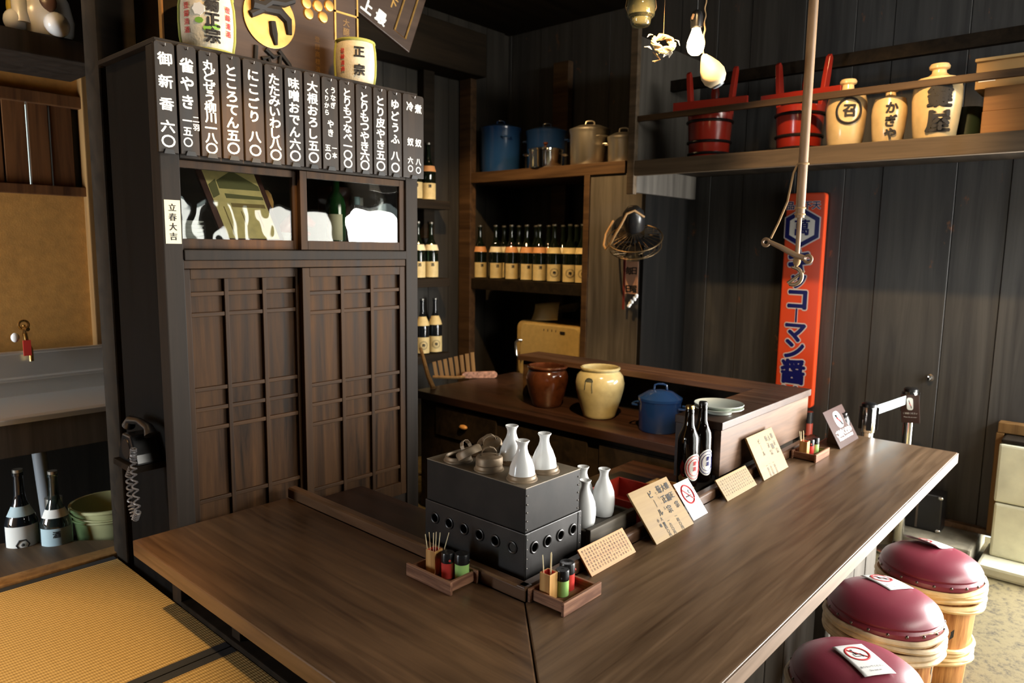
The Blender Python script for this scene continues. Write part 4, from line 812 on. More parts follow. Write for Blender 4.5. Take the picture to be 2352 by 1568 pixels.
o, M = board('menu_board', 'low pale menu board with faint writing near the beer bottles', 1.003, 1.245, -.047, 52, .080, .005, m_pine, 'menu board', G)
q = new()
for c in range(15): write(q, ''.join(random.choice(KANJI) for _ in range(6)), M @ Matrix.Translation((.014+c*.0152, .072, 0)), .0075, .0, ext=.0002, pitch=.0098, jit=.1)
obj('lettering', q, mat('faded_ink', (.09,.07,.04), .7), o)
o, M = board('menu_board', 'tall pale menu board leaning against the raised ledge', 1.307, 1.543, -.048, 62, .168, .008, m_pine, 'menu board', G)
q = new(); small_print(q, M, .22, [(.205,.152,.022,'櫻正宗',.030),(.178,.150,.024,'大關',.034),(.150,.150,.022,'菊正宗',.028),(.085,.148,.020,'ビール',.024),(.130,.05,.013,'一四〇円',.013),(.095,.052,.013,'一六〇円',.013),(.068,.05,.013,'一四〇円',.013)]); obj('lettering', q, mat('brown_faded_ink', (.10,.08,.05), .7), o)
def nosymbol(q_red, q_blk, M, cx, cy, r, kind):
    tube(q_red, [M @ Vector((cx+r*math.cos(2*PI*k/36), cy+r*math.sin(2*PI*k/36), .0008)) for k in range(36)], r*.10, 4, True)
    tube(q_red, [M @ Vector((cx-r*.7, cy+r*.7, .0008)), M @ Vector((cx+r*.7, cy-r*.7, .0008))], r*.09, 4)
    if kind == 'smoke':
        prism(q_blk, [(cx-r*.6,cy-r*.12),(cx+r*.35,cy-r*.12),(cx+r*.35,cy-r*.28),(cx-r*.6,cy-r*.28)], M, .0003, .0007); prism(q_blk, [(cx+r*.42,cy-r*.12),(cx+r*.55,cy-r*.12),(cx+r*.55,cy-r*.28),(cx+r*.42,cy-r*.28)], M, .0003, .0007)
        tube(q_blk, [M @ Vector((cx+r*.45,cy+r*.0,.0005)), M @ Vector((cx+r*.3,cy+r*.2,.0005)), M @ Vector((cx+r*.45,cy+r*.4,.0005))], r*.05, 4)
    else:
        ball(q_blk, M @ Vector((cx-r*.25,cy+r*.55,.0)), r*.12, 10, M.to_3x3().to_4x4() @ Matrix.Diagonal((1,1,.05,1)))
        tube(q_blk, [M @ Vector((cx-r*.28,cy+r*.36,.0005)), M @ Vector((cx-r*.2,cy-r*.12,.0005)), M @ Vector((cx+r*.22,cy-r*.10,.0005)), M @ Vector((cx+r*.3,cy-r*.5,.0005))], r*.085, 4)
        tube(q_blk, [M @ Vector((cx-r*.48,cy-r*.0,.0005)), M @ Vector((cx-r*.45,cy-r*.42,.0005)), M @ Vector((cx+r*.1,cy-r*.42,.0005))], r*.035, 4)
o, M = board('no_smoking_card', 'white no-smoking card with red circle tucked behind the largest menu board', .762, .858, -.047, 52, .126, .0016, m_paper, 'card', None)
qr, qb = new(), new(); nosymbol(qr, qb, M, .046, .080, .030, 'smoke'); write(qb, 'おタバコはご遠慮ください', M @ Matrix.Translation((.05,.030,0)), .0066, .0, ext=.0002, vertical=False); write(qb, 'Please do not smoke', M @ Matrix.Translation((.05,.020,0)), .0064, .0, ext=.0002, vertical=False)
obj('red_symbol', qr, m_redink, o); obj('lettering', qb, m_ink, o)
# ---------------------------------------------------------------- behind the rail: flasks in a tray, boxes, beer
t = thing('flask_tray', 'weathered grey wooden tray holding white sake flasks behind the rail', 'tray', (0,0,0))
b = new(); bx(b, .335, .575, .048, .066, -.028, .068); obj('front_board', b, m_grey, t, bev=.003)
b = new(); bx(b, .335, .575, .21, .228, -.028, .068); obj('rear_board', b, m_grey, t, bev=.003)
b = new(); bx(b, .335, .35, .066, .21, -.028, .06); obj('end_board', b, m_grey, t, bev=.002)
b = new(); bx(b, .56, .575, .066, .21, -.028, .06); obj('end_board', b, m_grey, t, bev=.002)
b = new(); bx(b, .35, .56, .066, .21, -.028, .05); obj('bottom_board', b, m_panel, t)
flask_copy('white sake flask standing by itself at the right in the grey tray', (.497,.118,.051))
flask_copy('white sake flask half hidden behind the warmer corner, nearest in the grey tray', (.388,.108,.051), .95)
flask_copy('white sake flask at the back of the grey tray, between the other two', (.470,.176,.051), 1.0)
flask_copy('white sake flask of which only the lip shows behind the warmer', (.375,.205+.035,-.029), 1.62)
t = thing('lacquer_box', 'open box lined with red lacquer behind the largest menu board', 'box', (0,0,0))
b = new(); bx(b, .66, .86, .10, .108, -.028, .045); bx(b, .66, .86, .292, .30, -.028, .045); bx(b, .66, .668, .108, .292, -.028, .045); bx(b, .852, .86, .108, .292, -.028, .045); bx(b, .668, .852, .108, .292, -.028, -.02); obj('case', b, m_lacq, t, bev=.001)
t = thing('plain_wood_box', 'open pale wooden box beside the beer bottles', 'box', (0,0,0))
b = new(); k = .008; bx(b, .875, .955, .055, .055+k, -.028, .040); bx(b, .875, .955, .20-k, .20, -.028, .040); bx(b, .875, .875+k, .055+k, .20-k, -.028, .040); bx(b, .955-k, .955, .055+k, .20-k, -.028, .040); bx(b, .883, .947, .063, .192, -.028, -.02); obj('case', b, m_bamboo, t, bev=.001)
b = new(); bx(b, .958, 1.124, .055, .150, -.0295, .025); tag(obj('bottle_plinth', b, m_dark, bev=.002), 'low dark wooden block under the two beer bottles', 'block')
m_bl = mat('beer_label', (.80,.77,.70), .5)
def beer(label, loc, capm, red):
    t = thing('beer_bottle', label, 'beer bottle', loc, 0, 'beer bottles'); a = face_cam(*loc[:2])
    r = .0365; b = new(); lathe(b, [(0,.003),(r*.9,0),(r,.004),(r,.155),(r*.93,.18),(r*.62,.205),(r*.48,.222),(r*.42,.262),(r*.44,.268),(r*.40,.272),(r*.37,.285),(0,.285)], 32); obj('glass_body', b, m_g_beer, t, smooth=True)
    b = new(); lathe(b, [(r*.43,.276),(r*.42,.284),(r*.35,.288),(0,.2885)], 21); obj('crown_cap', b, capm, t, smooth=True)
    M = Matrix.Rotation(a+PI/2+.75,4,'Z') @ Euler((PI/2,0,0)).to_matrix().to_4x4(); R = r*1.015
    def oval(sc, z): return [M @ Vector((R*math.sin(.037*sc*math.cos(2*PI*k/28)/R)*(1+z/R), .074+.048*sc*math.sin(2*PI*k/28), (R+z)*math.cos(.037*sc*math.cos(2*PI*k/28)/R))) for k in range(28)]
    q = new()
    for s0, s1 in ((0.001,.25),(.25,.5),(.5,.75),(.75,1.0)):
        A, B = [q.verts.new(p) for p in oval(s0,.0)], [q.verts.new(p) for p in oval(s1,.0)]
        for k in range(28): q.faces.new((A[k],A[(k+1)%28],B[(k+1)%28],B[k]))
    o = obj('label', q, m_bl, t, smooth=True)
    q = new(); tube(q, oval(.86,.0004), .0012, 4, True); tube(q, oval(.62,.0004), .0012, 4, True)
    write(q, '麦酒', M @ Matrix.Translation((0,.098,0)), .017, .03, ext=.0002, pitch=.019, wrap=lambda y: R+.0004); obj('label_mark', q, red, o)
beer('brown beer bottle with gold cap and red-marked label before the ledge', (.995,.105,.0255), m_brass, m_redink)
beer('brown beer bottle with dark cap, tight against the end of the ledge', (1.083,.100,.0255), m_black, m_navy)
# ---------------------------------------------------------------- alcove shelves
b = new(); bx(b, 2.605, 3.12, 1.455, 2.87, 1.312, 1.388); tag(obj('pot_shelf', b, m_brown, bev=.004), 'upper brown alcove shelf carrying the blue and metal pots', 'shelf')
b = new(); bx(b, 2.615, 3.12, 1.767, 2.80, .53, .609); tag(obj('bottle_shelf', b, m_dark, bev=.004), 'dark alcove shelf carrying the row of sake bottles', 'shelf')
ZP = 1.388
def handle_loop(bm, M, w, d, r=.006): tube(bm, [M @ Vector(p) for p in ((-w,0,0),(-w*.9,0,d*.8),(-w*.4,0,d),(w*.4,0,d),(w*.9,0,d*.8),(w,0,0))], r, 8)
def pot(name, label, loc, r, h, m, lid_m, knob, hang=0.0, cat_='pot', lidh=.02):
    t = thing(name, label, cat_, loc)
    b = new(); lathe(b, [(0,0),(r*.93,0),(r*.97,.008),(r,h*.9),(r*1.03,h*.97),(r*1.04,h),(r*.97,h)], 44); obj('body', b, m, t, smooth=True)
    b = new(); lathe(b, [(r*1.05,h),(r*1.055,h+.012),(r*.98,h+.016),(r*.6,h+.016+lidh),(0,h+.018+lidh*1.3)], 44); obj('lid', b, lid_m, t, smooth=True)
    a = face_cam(*loc[:2])
    b = new(); zt = h+.018+lidh*1.2
    if knob == 'loop': handle_loop(b, T((0,0,zt)) @ E3(0,0,a+PI/2), .03, .028, .005)
    else: lathe(b, [(0,zt),(.008,zt),(.009,zt+.012),(.017,zt+.018),(.016,zt+.03),(0,zt+.034)], 20)
    obj('lid_handle', b, lid_m if knob == 'loop' else m_brownjar, t, smooth=True)
    for e in (hang, hang+PI):
        A = a+e; b = new(); handle_loop(b, basis((r*1.0*math.cos(A), r*1.0*math.sin(A), h*.80), (-math.sin(A),math.cos(A),0), (0,0,1)), .036, .032, .0055); obj('side_handle', b, m, t, smooth=True)
    return t
p = (2.800, 2.683, 1.609); pot('stock_pot', 'large blue enamel stock pot at the end of the alcove shelf', (2.80, p[1], ZP), .152, .315, m_blue, m_blue, 'loop', .25)
p = (2.930, 2.345, 1.596); pot('stock_pot', 'blue enamel pot behind the shiny round pan on the alcove shelf', (2.93, p[1], ZP), .148, .28, m_bluedk, m_bluedk, 'loop', 1.2)
p = (2.720, 2.169, 1.485); pot('round_pan', 'shiny steel pan with dark knob before the second blue pot', (2.70, p[1], ZP), .118, .115, m_chrome, m_chrome, 'knob', 1.45, 'pan', .012)
p = (2.760, 1.840, 1.508); pot('cooking_pot', 'aluminium cooking pot with lid on the alcove shelf', (2.76, p[1], ZP), .130, .225, m_alu, m_alu, 'loop', .6)
p = (2.740, 1.572, 1.485); pot('cooking_pot', 'smaller warm-toned metal pot half hidden by the shelf post', (2.76, p[1], ZP), .100, .155, m_alu, m_alu, 'loop', 1.5)
FR = [1102,1140,1175,1207,1239,1271,1307,1341]
FY = [2.793, 2.630, 2.473, 2.326, 2.208, 2.075, 1.938, 1.832]
BY = [2.669, 2.519, 2.353, 2.234, 2.103, 1.984]
NM = 'first second third fourth fifth sixth seventh eighth'.split()
kinds = {}
def niche_bottle(kind, loc, a, label, group):
    if kind not in kinds:
        t = thing('sake_bottle', label, 'sake bottle', loc, a, group)
        {'cream': lambda: bottle_parts(t, .397, .0515, m_g_green, m_lab, m_cap, m_cream, 0.0, text='酒', lab=(.02,.30)),
         'orange': lambda: bottle_parts(t, .397, .0515, m_g_green, m_lab, m_cap, m_laborange, 0.0, text='清', lab=(.02,.30)),
         'ring': lambda: bottle_parts(t, .397, .0515, m_g_green, m_lab, m_cap, m_lab, 0.0, text='寿', ring_mark=True, lab=(.02,.31)),
         'wide': lambda: bottle_parts(t, .397, .0515, m_g_blue, m_lab, m_cap, m_lab, 0.0, text='寿', ring_mark=True, lab=(.02,.31), nl=(.52,.68))}[kind]()
        kinds[kind] = t; return t
    return dup(kinds[kind], loc, a, label, group)
for i, (y, kd) in enumerate(zip(FY, ['orange','cream','orange','orange','orange','ring','ring','ring'])):
    x = 2.70; niche_bottle(kd, (x, y, .6095), face_cam(x,y)+[.35,.3,.25,.3,.2,.1,.1,.1][i], f'{dict(orange="green sake bottle with slanted orange neck band", cream="green sake bottle with low cream neck band", ring="green sake bottle with round label mark")[kd]}, {NM[i]} in the front row', 'front row of sake bottles in the alcove')
for i, y in enumerate(BY):
    niche_bottle('orange' if i in (2,3) else 'cream', (2.835, y, .6095), face_cam(2.835,y)+.3, f'green sake bottle, {NM[i]} from the far end in the alcove rear row', 'rear row of sake bottles in the alcove')
# small shelves on the back wall with two bottles each
for n, (z, kd, lv) in enumerate(((1.165,'orange','top'), (.618,'cream','middle'), (.075,'wide','lowest'))):
    b = new(); bx(b, 1.98, 2.36+.0*n, 2.76, 2.925, z-.06, z-.001); tag(obj('wall_shelf_board', b, m_dark, bev=.003), f'{lv} of three short dark shelves on the back wall beside the cupboard', 'shelf')
    px = [2.222, 2.247, 2.284][n]
    niche_bottle(kd, (px, 2.84, z), face_cam(px,2.84)+.2, f'sake bottle in full view on the {lv} short shelf of the back wall', 'sake bottles on the back wall shelves')
    niche_bottle(kd, (px-.118, 2.845, z), face_cam(px-.118,2.84)+.2, f'sake bottle half hidden by the cupboard on the {lv} short shelf', 'sake bottles on the back wall shelves')
# ---------------------------------------------------------------- old refrigerator in the alcove
t = thing('refrigerator', 'old cream refrigerator with rounded corners under the bottle shelf', 'refrigerator', (0,0,0))
fx = 2.72; fy0, fy1 = 1.835, 2.451; ft = 0.315
def rrect(y0, y1, z0, z1, r, n=6):
    out = []
    for cy, cz, a0 in ((y1-r,z1-r,0),(y0+r,z1-r,PI/2)): out += [(cy+r*math.cos(a0+PI/2*k/n), cz+r*math.sin(a0+PI/2*k/n)) for k in range(n+1)]
    return out + [(y0,z0),(y1,z0)]
MY = basis((0,0,0), (0,1,0), (0,0,1))
b = new(); prism(b, rrect(fy0, fy1, -.72, ft, .06), MY, fx+.03, 3.10); obj('body', b, m_fridge, t, bev=.012)
b = new(); prism(b, rrect(fy0+.004, fy1-.075, -.60, ft-.012, .05), MY, fx-.02, fx+.0298); d = obj('door', b, m_fridge, t, bev=.008)
hy = 2.374; hz = 0.096
b = new(); tube(b, [(fx-.0,hy-.02,hz+.075),(fx-.035,hy,hz+.08),(fx-.045,hy+.02,hz+.06),(fx-.045,hy+.015,hz-.03),(fx-.035,hy-.01,hz-.06),(fx-.0,hy-.035,hz-.055)], .010, 10); obj('handle', b, m_chrome, d, smooth=True)
ny = 1.984; nz = 0.259
b = new(); bx(b, fx-.024, fx-.0195, ny-.022, ny+.022, nz-.010, nz+.010); obj('name_plate', b, m_nail, d, bev=.002)
b = new()
for px in range(4): yy = ny+.06+.036*px; bx(b, fx-.0215, fx-.0198, yy-.003, yy+.003, nz+.000, nz+.016)
obj('emblem_letters', b, m_nail, d)
for k, (lab, M) in enumerate((('cream sheet of paper draped over the refrigerator top edge', basis((fx+.045, fy1-.12, ft+.003), (0,-1,.10), (-.5,-.0,-1))), ('second paper sheet lying on top of the refrigerator behind the draped one', basis((fx+.22, fy1-.15, ft+.055), (0,-1,.15), (-1,0,-.35))))):
    b = new(); n = 8; R = []
    for i in range(n+1):
        u = i/n*.24; R.append([b.verts.new(M @ Vector((v, -u*.55, .012*math.sin(i/n*3+v*9)+.004))) for v in (0,.08,.16,.24)])
    for i in range(n):
        for j in range(3): b.faces.new((R[i][j],R[i][j+1],R[i+1][j+1],R[i+1][j]))
    o = obj('paper_sheet', b, m_cream if k == 0 else m_straw, smooth=True); md = o.modifiers.new('thickness', 'SOLIDIFY'); md.thickness = .0008
    tag(o, lab, 'paper')
# ---------------------------------------------------------------- wooden rack of slats and board on the worktop corner
bz = (2.039, 2.309, 0.000); bxx, byy = 1.948, 2.257
t = thing('slatted_rack', 'fan-like rack of upright wooden slats at the worktop corner', 'rack', (bxx,byy,.001))
b = new(); tube(b, [(-.12,.10,.01),(-.03,-.02,.01),(.12,-.06,.01)], .010, 8); obj('base_band', b, m_orange, t, smooth=True)
for k in range(8):
    u = k/7; p0 = Vector((-.10+.20*u, .085-.14*u, .01)); h = .10+.055*u; M = T(p0) @ E3(0, -.18+.1*u, -.55-.15*u)
    q = new(); obx(q, M @ T((0,0,h/2)), .024, .005, h); obj('slat', q, m_orange, t, bev=.001)
b = new(); pA = (1.942, 2.162, 0.020); pB = (2.270, 2.209, 0.020)
M = basis((2.050,2.159,.001), (.75,-.66,.0), (0.05,0.05,1)); q = []
pts = [(-.09,.0),(.10,.0),(.115,.008),(.12,.022),(.115,.036),(.10,.045),(-.09,.040),(-.105,.030),(-.11,.02),(-.105,.008)]
prism(b, pts, M, -.008, .008); tag(obj('speckled_board', b, mat('speckled_pink_wood', (.36,.20,.15), .7, var=.5, vscale=60), bev=.002), 'speckled pinkish rounded board propped before the slatted rack', 'board')
b = new(); q0, q1 = (1.60, 2.10, .004), (1.719, 2.350, 0.207); tube(b, [q0, (1.62,2.17,.07), q1], [.016,.014,.011], 8); bpy_stick = obj('wooden_stick', b, m_orange, smooth=True); tag(bpy_stick, 'slanting pale wooden stick beside the cupboard post', 'stick')
# ---------------------------------------------------------------- jars and pot on the worktop
def jar(label, loc, prof, m, mark=False):
    t = thing('ceramic_jar', label, 'jar', loc); b = new(); lathe(b, prof, 56); obj('body', b, m, t, smooth=True); return t
p = (1.711, 1.320, 0.001); r = .088
jar('squat brown-glazed jar on the worktop', (1.735, 1.338, .001), [(0,.002),(.074,0),(.078,.004),(.082,.02),(.100,.075),(.112,.13),(.113,.165),(.104,.190),(.098,.198),(.106,.205),(.110,.212),(.107,.219),(.098,.220),(.092,.214),(.091,.20),(.098,.17),(.098,.10),(.07,.02),(0,.015)], m_brownjar)
yj = 0.988
t = jar('tall celadon-cream jar with a dark mark on the worktop', (1.725, yj, .001), [(r, z*.955) for r, z in [(0,.002),(.078,0),(.082,.004),(.084,.015),(.106,.085),(.121,.15),(.124,.185),(.116,.222),(.102,.240),(.094,.247),(.096,.252),(.101,.258),(.101,.265),(.094,.268),(.087,.264),(.086,.25),(.105,.20),(.108,.14),(.07,.02),(0,.015)]], m_celadon)
a = face_cam(1.725,yj)-.46; b = new()
def on_jar(u, z):
    z *= .955; pr = [(.08,.106),(.143,.121),(.177,.124),(.212,.116),(.229,.102)]; R = .12
    for (za, ra), (zb, rb) in zip(pr, pr[1:]):
        if za <= z <= zb: R = ra+(rb-ra)*(z-za)/(zb-za)+.0006
    A = a+u/R; return Vector((R*math.cos(A), R*math.sin(A), z))
tube(b, [on_jar(-.020,.212),on_jar(-.021,.18),on_jar(-.024,.160)], .0024, 5); tube(b, [on_jar(.016,.205),on_jar(.017,.18),on_jar(.018,.150)], .0024, 5); tube(b, [on_jar(-.021,.205),on_jar(-.012,.219),on_jar(.0,.222),on_jar(.012,.219),on_jar(.020,.205)], .003, 5)
for k in range(9): tube(b, [on_jar(-.019+.0045*k,.203), on_jar(-.016+.004*k,.217)], .0022, 4)
obj('painted_mark', b, mat('green_grey_glaze_mark', (.05,.06,.05), .3), t)
yb = 0.626; pot('enamel_pot', 'dark blue enamel pot with lid on the worktop before the ledge', (1.70, yb, .001), .098, .145, m_bluedk, m_bluedk, 'loop', 1.3, 'pot', .024)
for k, lab in enumerate(('lower of two white plates stacked on the ledge corner', 'upper of two white plates stacked on the ledge corner')):
    b = new(); r = .092; lathe(b, [(0,0),(.045,0),(.048,.001),(.050,.010),(.088,.020),(r,.023),(r*.985,.0255),(.084,.0235),(.05,.013),(0,.012)], 48)
    o = obj('serving_plate', b, mat('pale_celadon_porcelain', (.62,.66,.58), .15, 0, .5, .2) if k == 0 else o.data.materials[0], smooth=True)
    pz = (1.284, 0.140, 0.245); o.location = (1.268, .128, .2365+.0135*k); tag(o, lab, 'plate', 'plates on the ledge corner')
# ---------------------------------------------------------------- hanging shelf on the right wall
t = thing('hanging_shelf', 'long grey-brown shelf with rails across the charred right wall', 'shelf', (0,0,0))
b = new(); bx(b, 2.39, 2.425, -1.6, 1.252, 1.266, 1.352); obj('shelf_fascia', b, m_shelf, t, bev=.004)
b = new(); bx(b, 2.4255, 3.165, -1.6, 1.252, 1.318, 1.351); obj('shelf_board', b, m_dark, t)  # shade under the shelf put into this plank's darker wood colour
b = new(); bx(b, 2.388, 2.425, 1.2525, 1.30, 1.163, 2.495); obj('hanging_post', b, m_shelf, t, bev=.004)
b = new(); bx(b, 2.4255, 3.165, 1.262, 1.292, 1.175, 2.05); obj('side_panel', b, m_panel, t, bev=.003)
b = new(); bx(b, 2.405, 2.43, -1.6, 1.252, 1.572, 1.604); obj('front_rail', b, m_brown, t, bev=.003)
b = new(); bx(b, 2.78, 2.82, -1.6, 1.262, 1.80, 1.865); obj('rear_rail', b, m_dark, t, bev=.003)
ZS2 = 1.3525
def lacquer_bucket(label, loc, rz):
    t = thing('lacquer_bucket', label, 'bucket', loc, rz, 'red lacquer buckets on the hanging shelf')
    b = new(); lathe(b, [(0,.004),(.105,.0),(.108,.004),(.120,.20),(.122,.235),(.114,.238),(0,.238)], 48); obj('body', b, m_lacq, t, smooth=True)
    for z, r in ((.022,.1115),(.085,.1165),(.195,.1235)):
        b = new(); ring(b, r-.002, .0085, T((0,0,z)), 48, 8); obj('hoop', b, m_hoop, t, smooth=True)
    for e in (-1,1):
        b = new(); M = T((0, e*.105, .20)) @ E3(-e*.10,0,0); prism(b, [(-.030,0),(.030,0),(.026,.20),(.020,.27),(.0,.285),(-.020,.27),(-.026,.20)], M @ basis((0,0,0), (1,0,0), (0,0,1)), -.011, .011); obj('horn', b, m_lacq, t, bev=.003)
    b = new(); bx(b, -.03, -.006, -.21, .21, .262, .318); obj('cross_plank', b, m_lacq, t, bev=.003)
    b = new(); lathe(b, [(0,.238),(.022,.238),(.020,.33),(.024,.36),(.018,.40),(0,.405)], 20, c=(.06,0,0)); obj('spout_plug', b, m_lacq, t, smooth=True)
    return t
lb = lacquer_bucket('red lacquer bucket with two upright horns, nearest the hanging lamp', (2.56, 0.877, ZS2), .12)
dup(lb, (2.64, 0.408, ZS2), -.05, 'red lacquer bucket with two upright horns, behind the bamboo hook pole')
def jug(label, loc, r, h, text, circ=False, sh=.72, z0=.2, p0=.06):
    t = thing('stoneware_jug', label, 'jug', loc, 0, 'cream sake jugs on the hanging shelf')
    b = new(); lathe(b, [(0,.003),(r*.80,0),(r*.85,.006),(r*.93,h*.25),(r,h*.52),(r*.98,h*sh-.02),(r*.86,h*sh+.02),(r*.45,h*(sh+.10)),(r*.30,h*(sh+.14)),(r*.28,h*.92),(r*.40,h*.94),(r*.42,h*.97),(r*.36,h),(0,h)], 44); obj('body', b, m_jug, t, smooth=True)
    a = face_cam(*loc[:2])+.12; M = Matrix.Rotation(a+PI/2,4,'Z') @ E3(PI/2,0,0); q = new(); wf = lambda zt: (lambda y: r*(1.0 if y+zt > h*.40 else .962)*1.012)
    if circ:
        zc = h*.50; tube(q, [M @ Vector((r*1.01*math.sin(.055*math.cos(2*PI*k/30)/r), zc+.058*math.sin(2*PI*k/30), r*1.01*math.cos(.055*math.cos(2*PI*k/30)/r))) for k in range(30)], .006, 6, True); write(q, text, M @ T((0,zc+.032,0)), .062, .05, ext=.0006, wrap=wf(zc+.032), lift=.001)
    else: write(q, text, M @ T((0,z0,0)), p0*.95, .045, ext=.0006, pitch=p0, wrap=wf(z0), lift=.001)
    obj('lettering', q, m_ink, t); return t
jug('cream stoneware jug marked with one character in a ring', (2.52, 0.140, ZS2), .092, .318, '召', True)
jug('smallest cream stoneware jug with three hiragana characters', (2.51, -0.056, ZS2), .076, .252, 'かぎや', z0=.182, p0=.058)
jug('largest cream stoneware jug with two big brushed characters', (2.51, -0.249, ZS2), .100, .330, '鍵屋', sh=.74, z0=.232, p0=.108)
by0 = -0.577
b = new(); bx(b, 2.50, 2.80, -.78, -0.428, ZS2, ZS2+.105); o = obj('wooden_box', b, m_barrel if False else wood('orange_box_wood', (.20,.085,.022), (.32,.15,.045), 'Y', 1, .6), bev=.003); tag(o, 'orange-brown wooden box, lower of the two stacked by the jugs', 'box', 'boxes on the hanging shelf')
b = new(); bx(b, 2.505, 2.80, -.78, -0.429, ZS2+.1055, ZS2+.205); tag(obj('wooden_box', b, o.data.materials[0], bev=.003), 'orange-brown wooden box, upper of the two stacked by the jugs', 'box', 'boxes on the hanging shelf')
t = thing('small_box', 'small tan box with a pale label lying on the stacked wooden boxes', 'box', (0,0,0))
z = ZS2+.2055; b = new(); yy = -0.387; bx(b, 2.53, 2.72, -.62, yy, z, z+.115); obj('case', b, mat('tan_card', (.40,.24,.09), .7), t, bev=.002)
b = new(); bx(b, 2.528, 2.5299, yy-.075, yy-.012, z+.03, z+.058); obj('label', b, m_paper, t)
b = new(); bx(b, 2.515, 2.75, -.64, yy+.005, z+.1155, z+.128); obj('lid', b, mat('tan_card_lid', (.50,.34,.15), .7), t, bev=.002)
t = thing('green_tin', 'dark green tin between the largest jug and the wooden boxes', 'tin', (2.66, -0.341, ZS2))
b = new(); lathe(b, [(0,0),(.062,0),(.062,.135),(0,.135)], 32); obj('body', b, mat('dark_green_tin', (.014,.028,.014), .5), t, smooth=True)
b = new(); lathe(b, [(.064,.12),(.064,.150),(0,.152)], 32); obj('lid', b, mat('dark_green_tin_lid', (.018,.035,.018), .45), t, smooth=True)
# ---------------------------------------------------------------- wall fan and hanging strip on the alcove front
t = thing('electric_fan', 'black wall-mounted electric fan tipped downward on the alcove board', 'fan', (2.60, 1.44, .945)); t.scale = (1.22,1.22,1.22)
b = new(); lathe(b, [(0,.02),(.05,.018),(.075,.008),(.08,-.018)], 28, M=basis((0,0,0), (0,-1,0), (0,0,1)) @ Matrix.Scale(1.15,4,(0,1,0))); obj('wall_plate', b, m_black, t, smooth=True)
b = new(); tube(b, [(-.01,0,-.02),(-.06,-.04,.01),(-.09,-.10,.04)], [.022,.018,.018], 12); obj('arm', b, m_black, t, smooth=True)
Mf = T((-.12,-.13,.045)) @ E3(.20,-.50,0)
b = new(); lathe(b, [(0,.085),(.03,.08),(.05,.055),(.055,.02),(.05,-.03),(.03,-.045),(0,-.045)], 28, M=Mf); obj('motor', b, m_black, t, smooth=True)
Mg = Mf @ T((0,0,-.085)); b = new()
ring(b, .135, .0035, Mg, 44, 6); ring(b, .128, .0025, Mg @ T((0,0,-.045)), 44, 6); ring(b, .05, .002, Mg @ T((0,0,-.065)), 30, 6); ring(b, .095, .002, Mg @ T((0,0,-.060)), 40, 6)
for k in range(24):
    A = 2*PI*k/24; c, s = math.cos(A), math.sin(A); tube(b, [Mg @ Vector((.03*c,.03*s,.03)), Mg @ Vector((.135*c,.135*s,0)), Mg @ Vector((.128*c,.128*s,-.045)), Mg @ Vector((.05*c,.05*s,-.066))], .0012, 4)
obj('guard', b, mat('bronze_wire', (.13,.085,.04), .4, .7), t, smooth=True)
for k in range(4):
    A = PI/2*k+.4; b = new(); Mb = Mg @ T((0,0,-.02)) @ Matrix.Rotation(A,4,'Z') @ T((.068,0,0)) @ E3(.45,0,0); prism(b, [(-.05,-.015),(.045,-.045),(.055,0),(.045,.045),(-.05,.015)], Mb, -.0012, .0012); obj('blade', b, m_black, t)
b = new(); tube(b, [(-.03,.05,.06),(-.10,.045,-.01),(-.13,.035,-.065),(-.16,.0,-.085),(-.19,-.05,-.05),(-.21,-.09,-.005),(-.21,-.115,.03),(-.20,-.14,.085),(-.18,-.17,.10),(-.14,-.20,.07)], .0055, 8); obj('power_cord', b, m_cord, t, smooth=True)
t = thing('paper_streamer', 'pinkish paper strip with black characters hanging under the fan', 'paper strip', (2.58, 1.362, 0)); zt, zb = 0.770, 0.569
b = new(); bx(b, -.001, .0, -.045, .045, zb, zt); obj('strip', b, mat('pink_paper', (.50,.27,.17), .7), t)
Mw = basis((-.001,-.018,zt-.02), (0,-1,0), (0,0,1)); b = new(); write(b, '日 曜', Mw, .05, .03, pitch=.075); write(b, '毎 日', basis((-.001,.022,zt-.02), (0,-1,0), (0,0,1)), .05, .03, pitch=.075); obj('lettering', b, m_ink, t)
b = new(); bx(b, -.0008, .0002, -.04, .04, zt, zt+.095); obj('clear_sleeve', b, m_g_clear, t)
b = new()
for k in range(9): ball(b, (-.002+random.uniform(-.006,.004), .02-.008*k+random.uniform(-.008,.008)+.0, zb-.075+.0085*k), .012, 8)
obj('white_tassel', b, m_paper, t, smooth=True)
b = new(); bx(b, .004, .006, .05, .066, zb-.10, zt+.02); obj('red_backing', b, mat('dull_red_paper', (.16,.02,.012), .7), t)
# ---------------------------------------------------------------- long enamel signboard
y0, y1 = .409, .637; z0, z1 = -.09, 1.188
t = thing('enamel_signboard', 'tall orange enamel signboard with navy characters on the charred wall', 'signboard', (0,0,0))
def rr4(y0, y1, z0, z1, r, n=5):
    out = []
    for cy, cz, a0 in ((y1-r,z1-r,0),(y0+r,z1-r,PI/2),(y0+r,z0+r,PI),(y1-r,z0+r,1.5*PI)): out += [(cy+r*math.cos(a0+PI/2*k/n), cz+r*math.sin(a0+PI/2*k/n)) for k in range(n+1)]
    return out
b = new(); prism(b, rr4(y0,y1,z0,z1,.022), MY, 3.118, 3.166); obj('plate', b, m_sign, t, bev=.008)
SX = 3.117; yc = (y0+y1)/2+.012
def sb(y, z): return basis((SX, y, z), (0,-1,0), (0,0,1))
qa, qb = new(), new()
for k, ch in enumerate('品一下天'):
    yy = yc+.075-.05*k
    write(qa, ch, sb(yy, 1.140), .050, .075, ext=.0003); write(qb, ch, sb(yy, 1.140), .050, .02, ext=.0008)
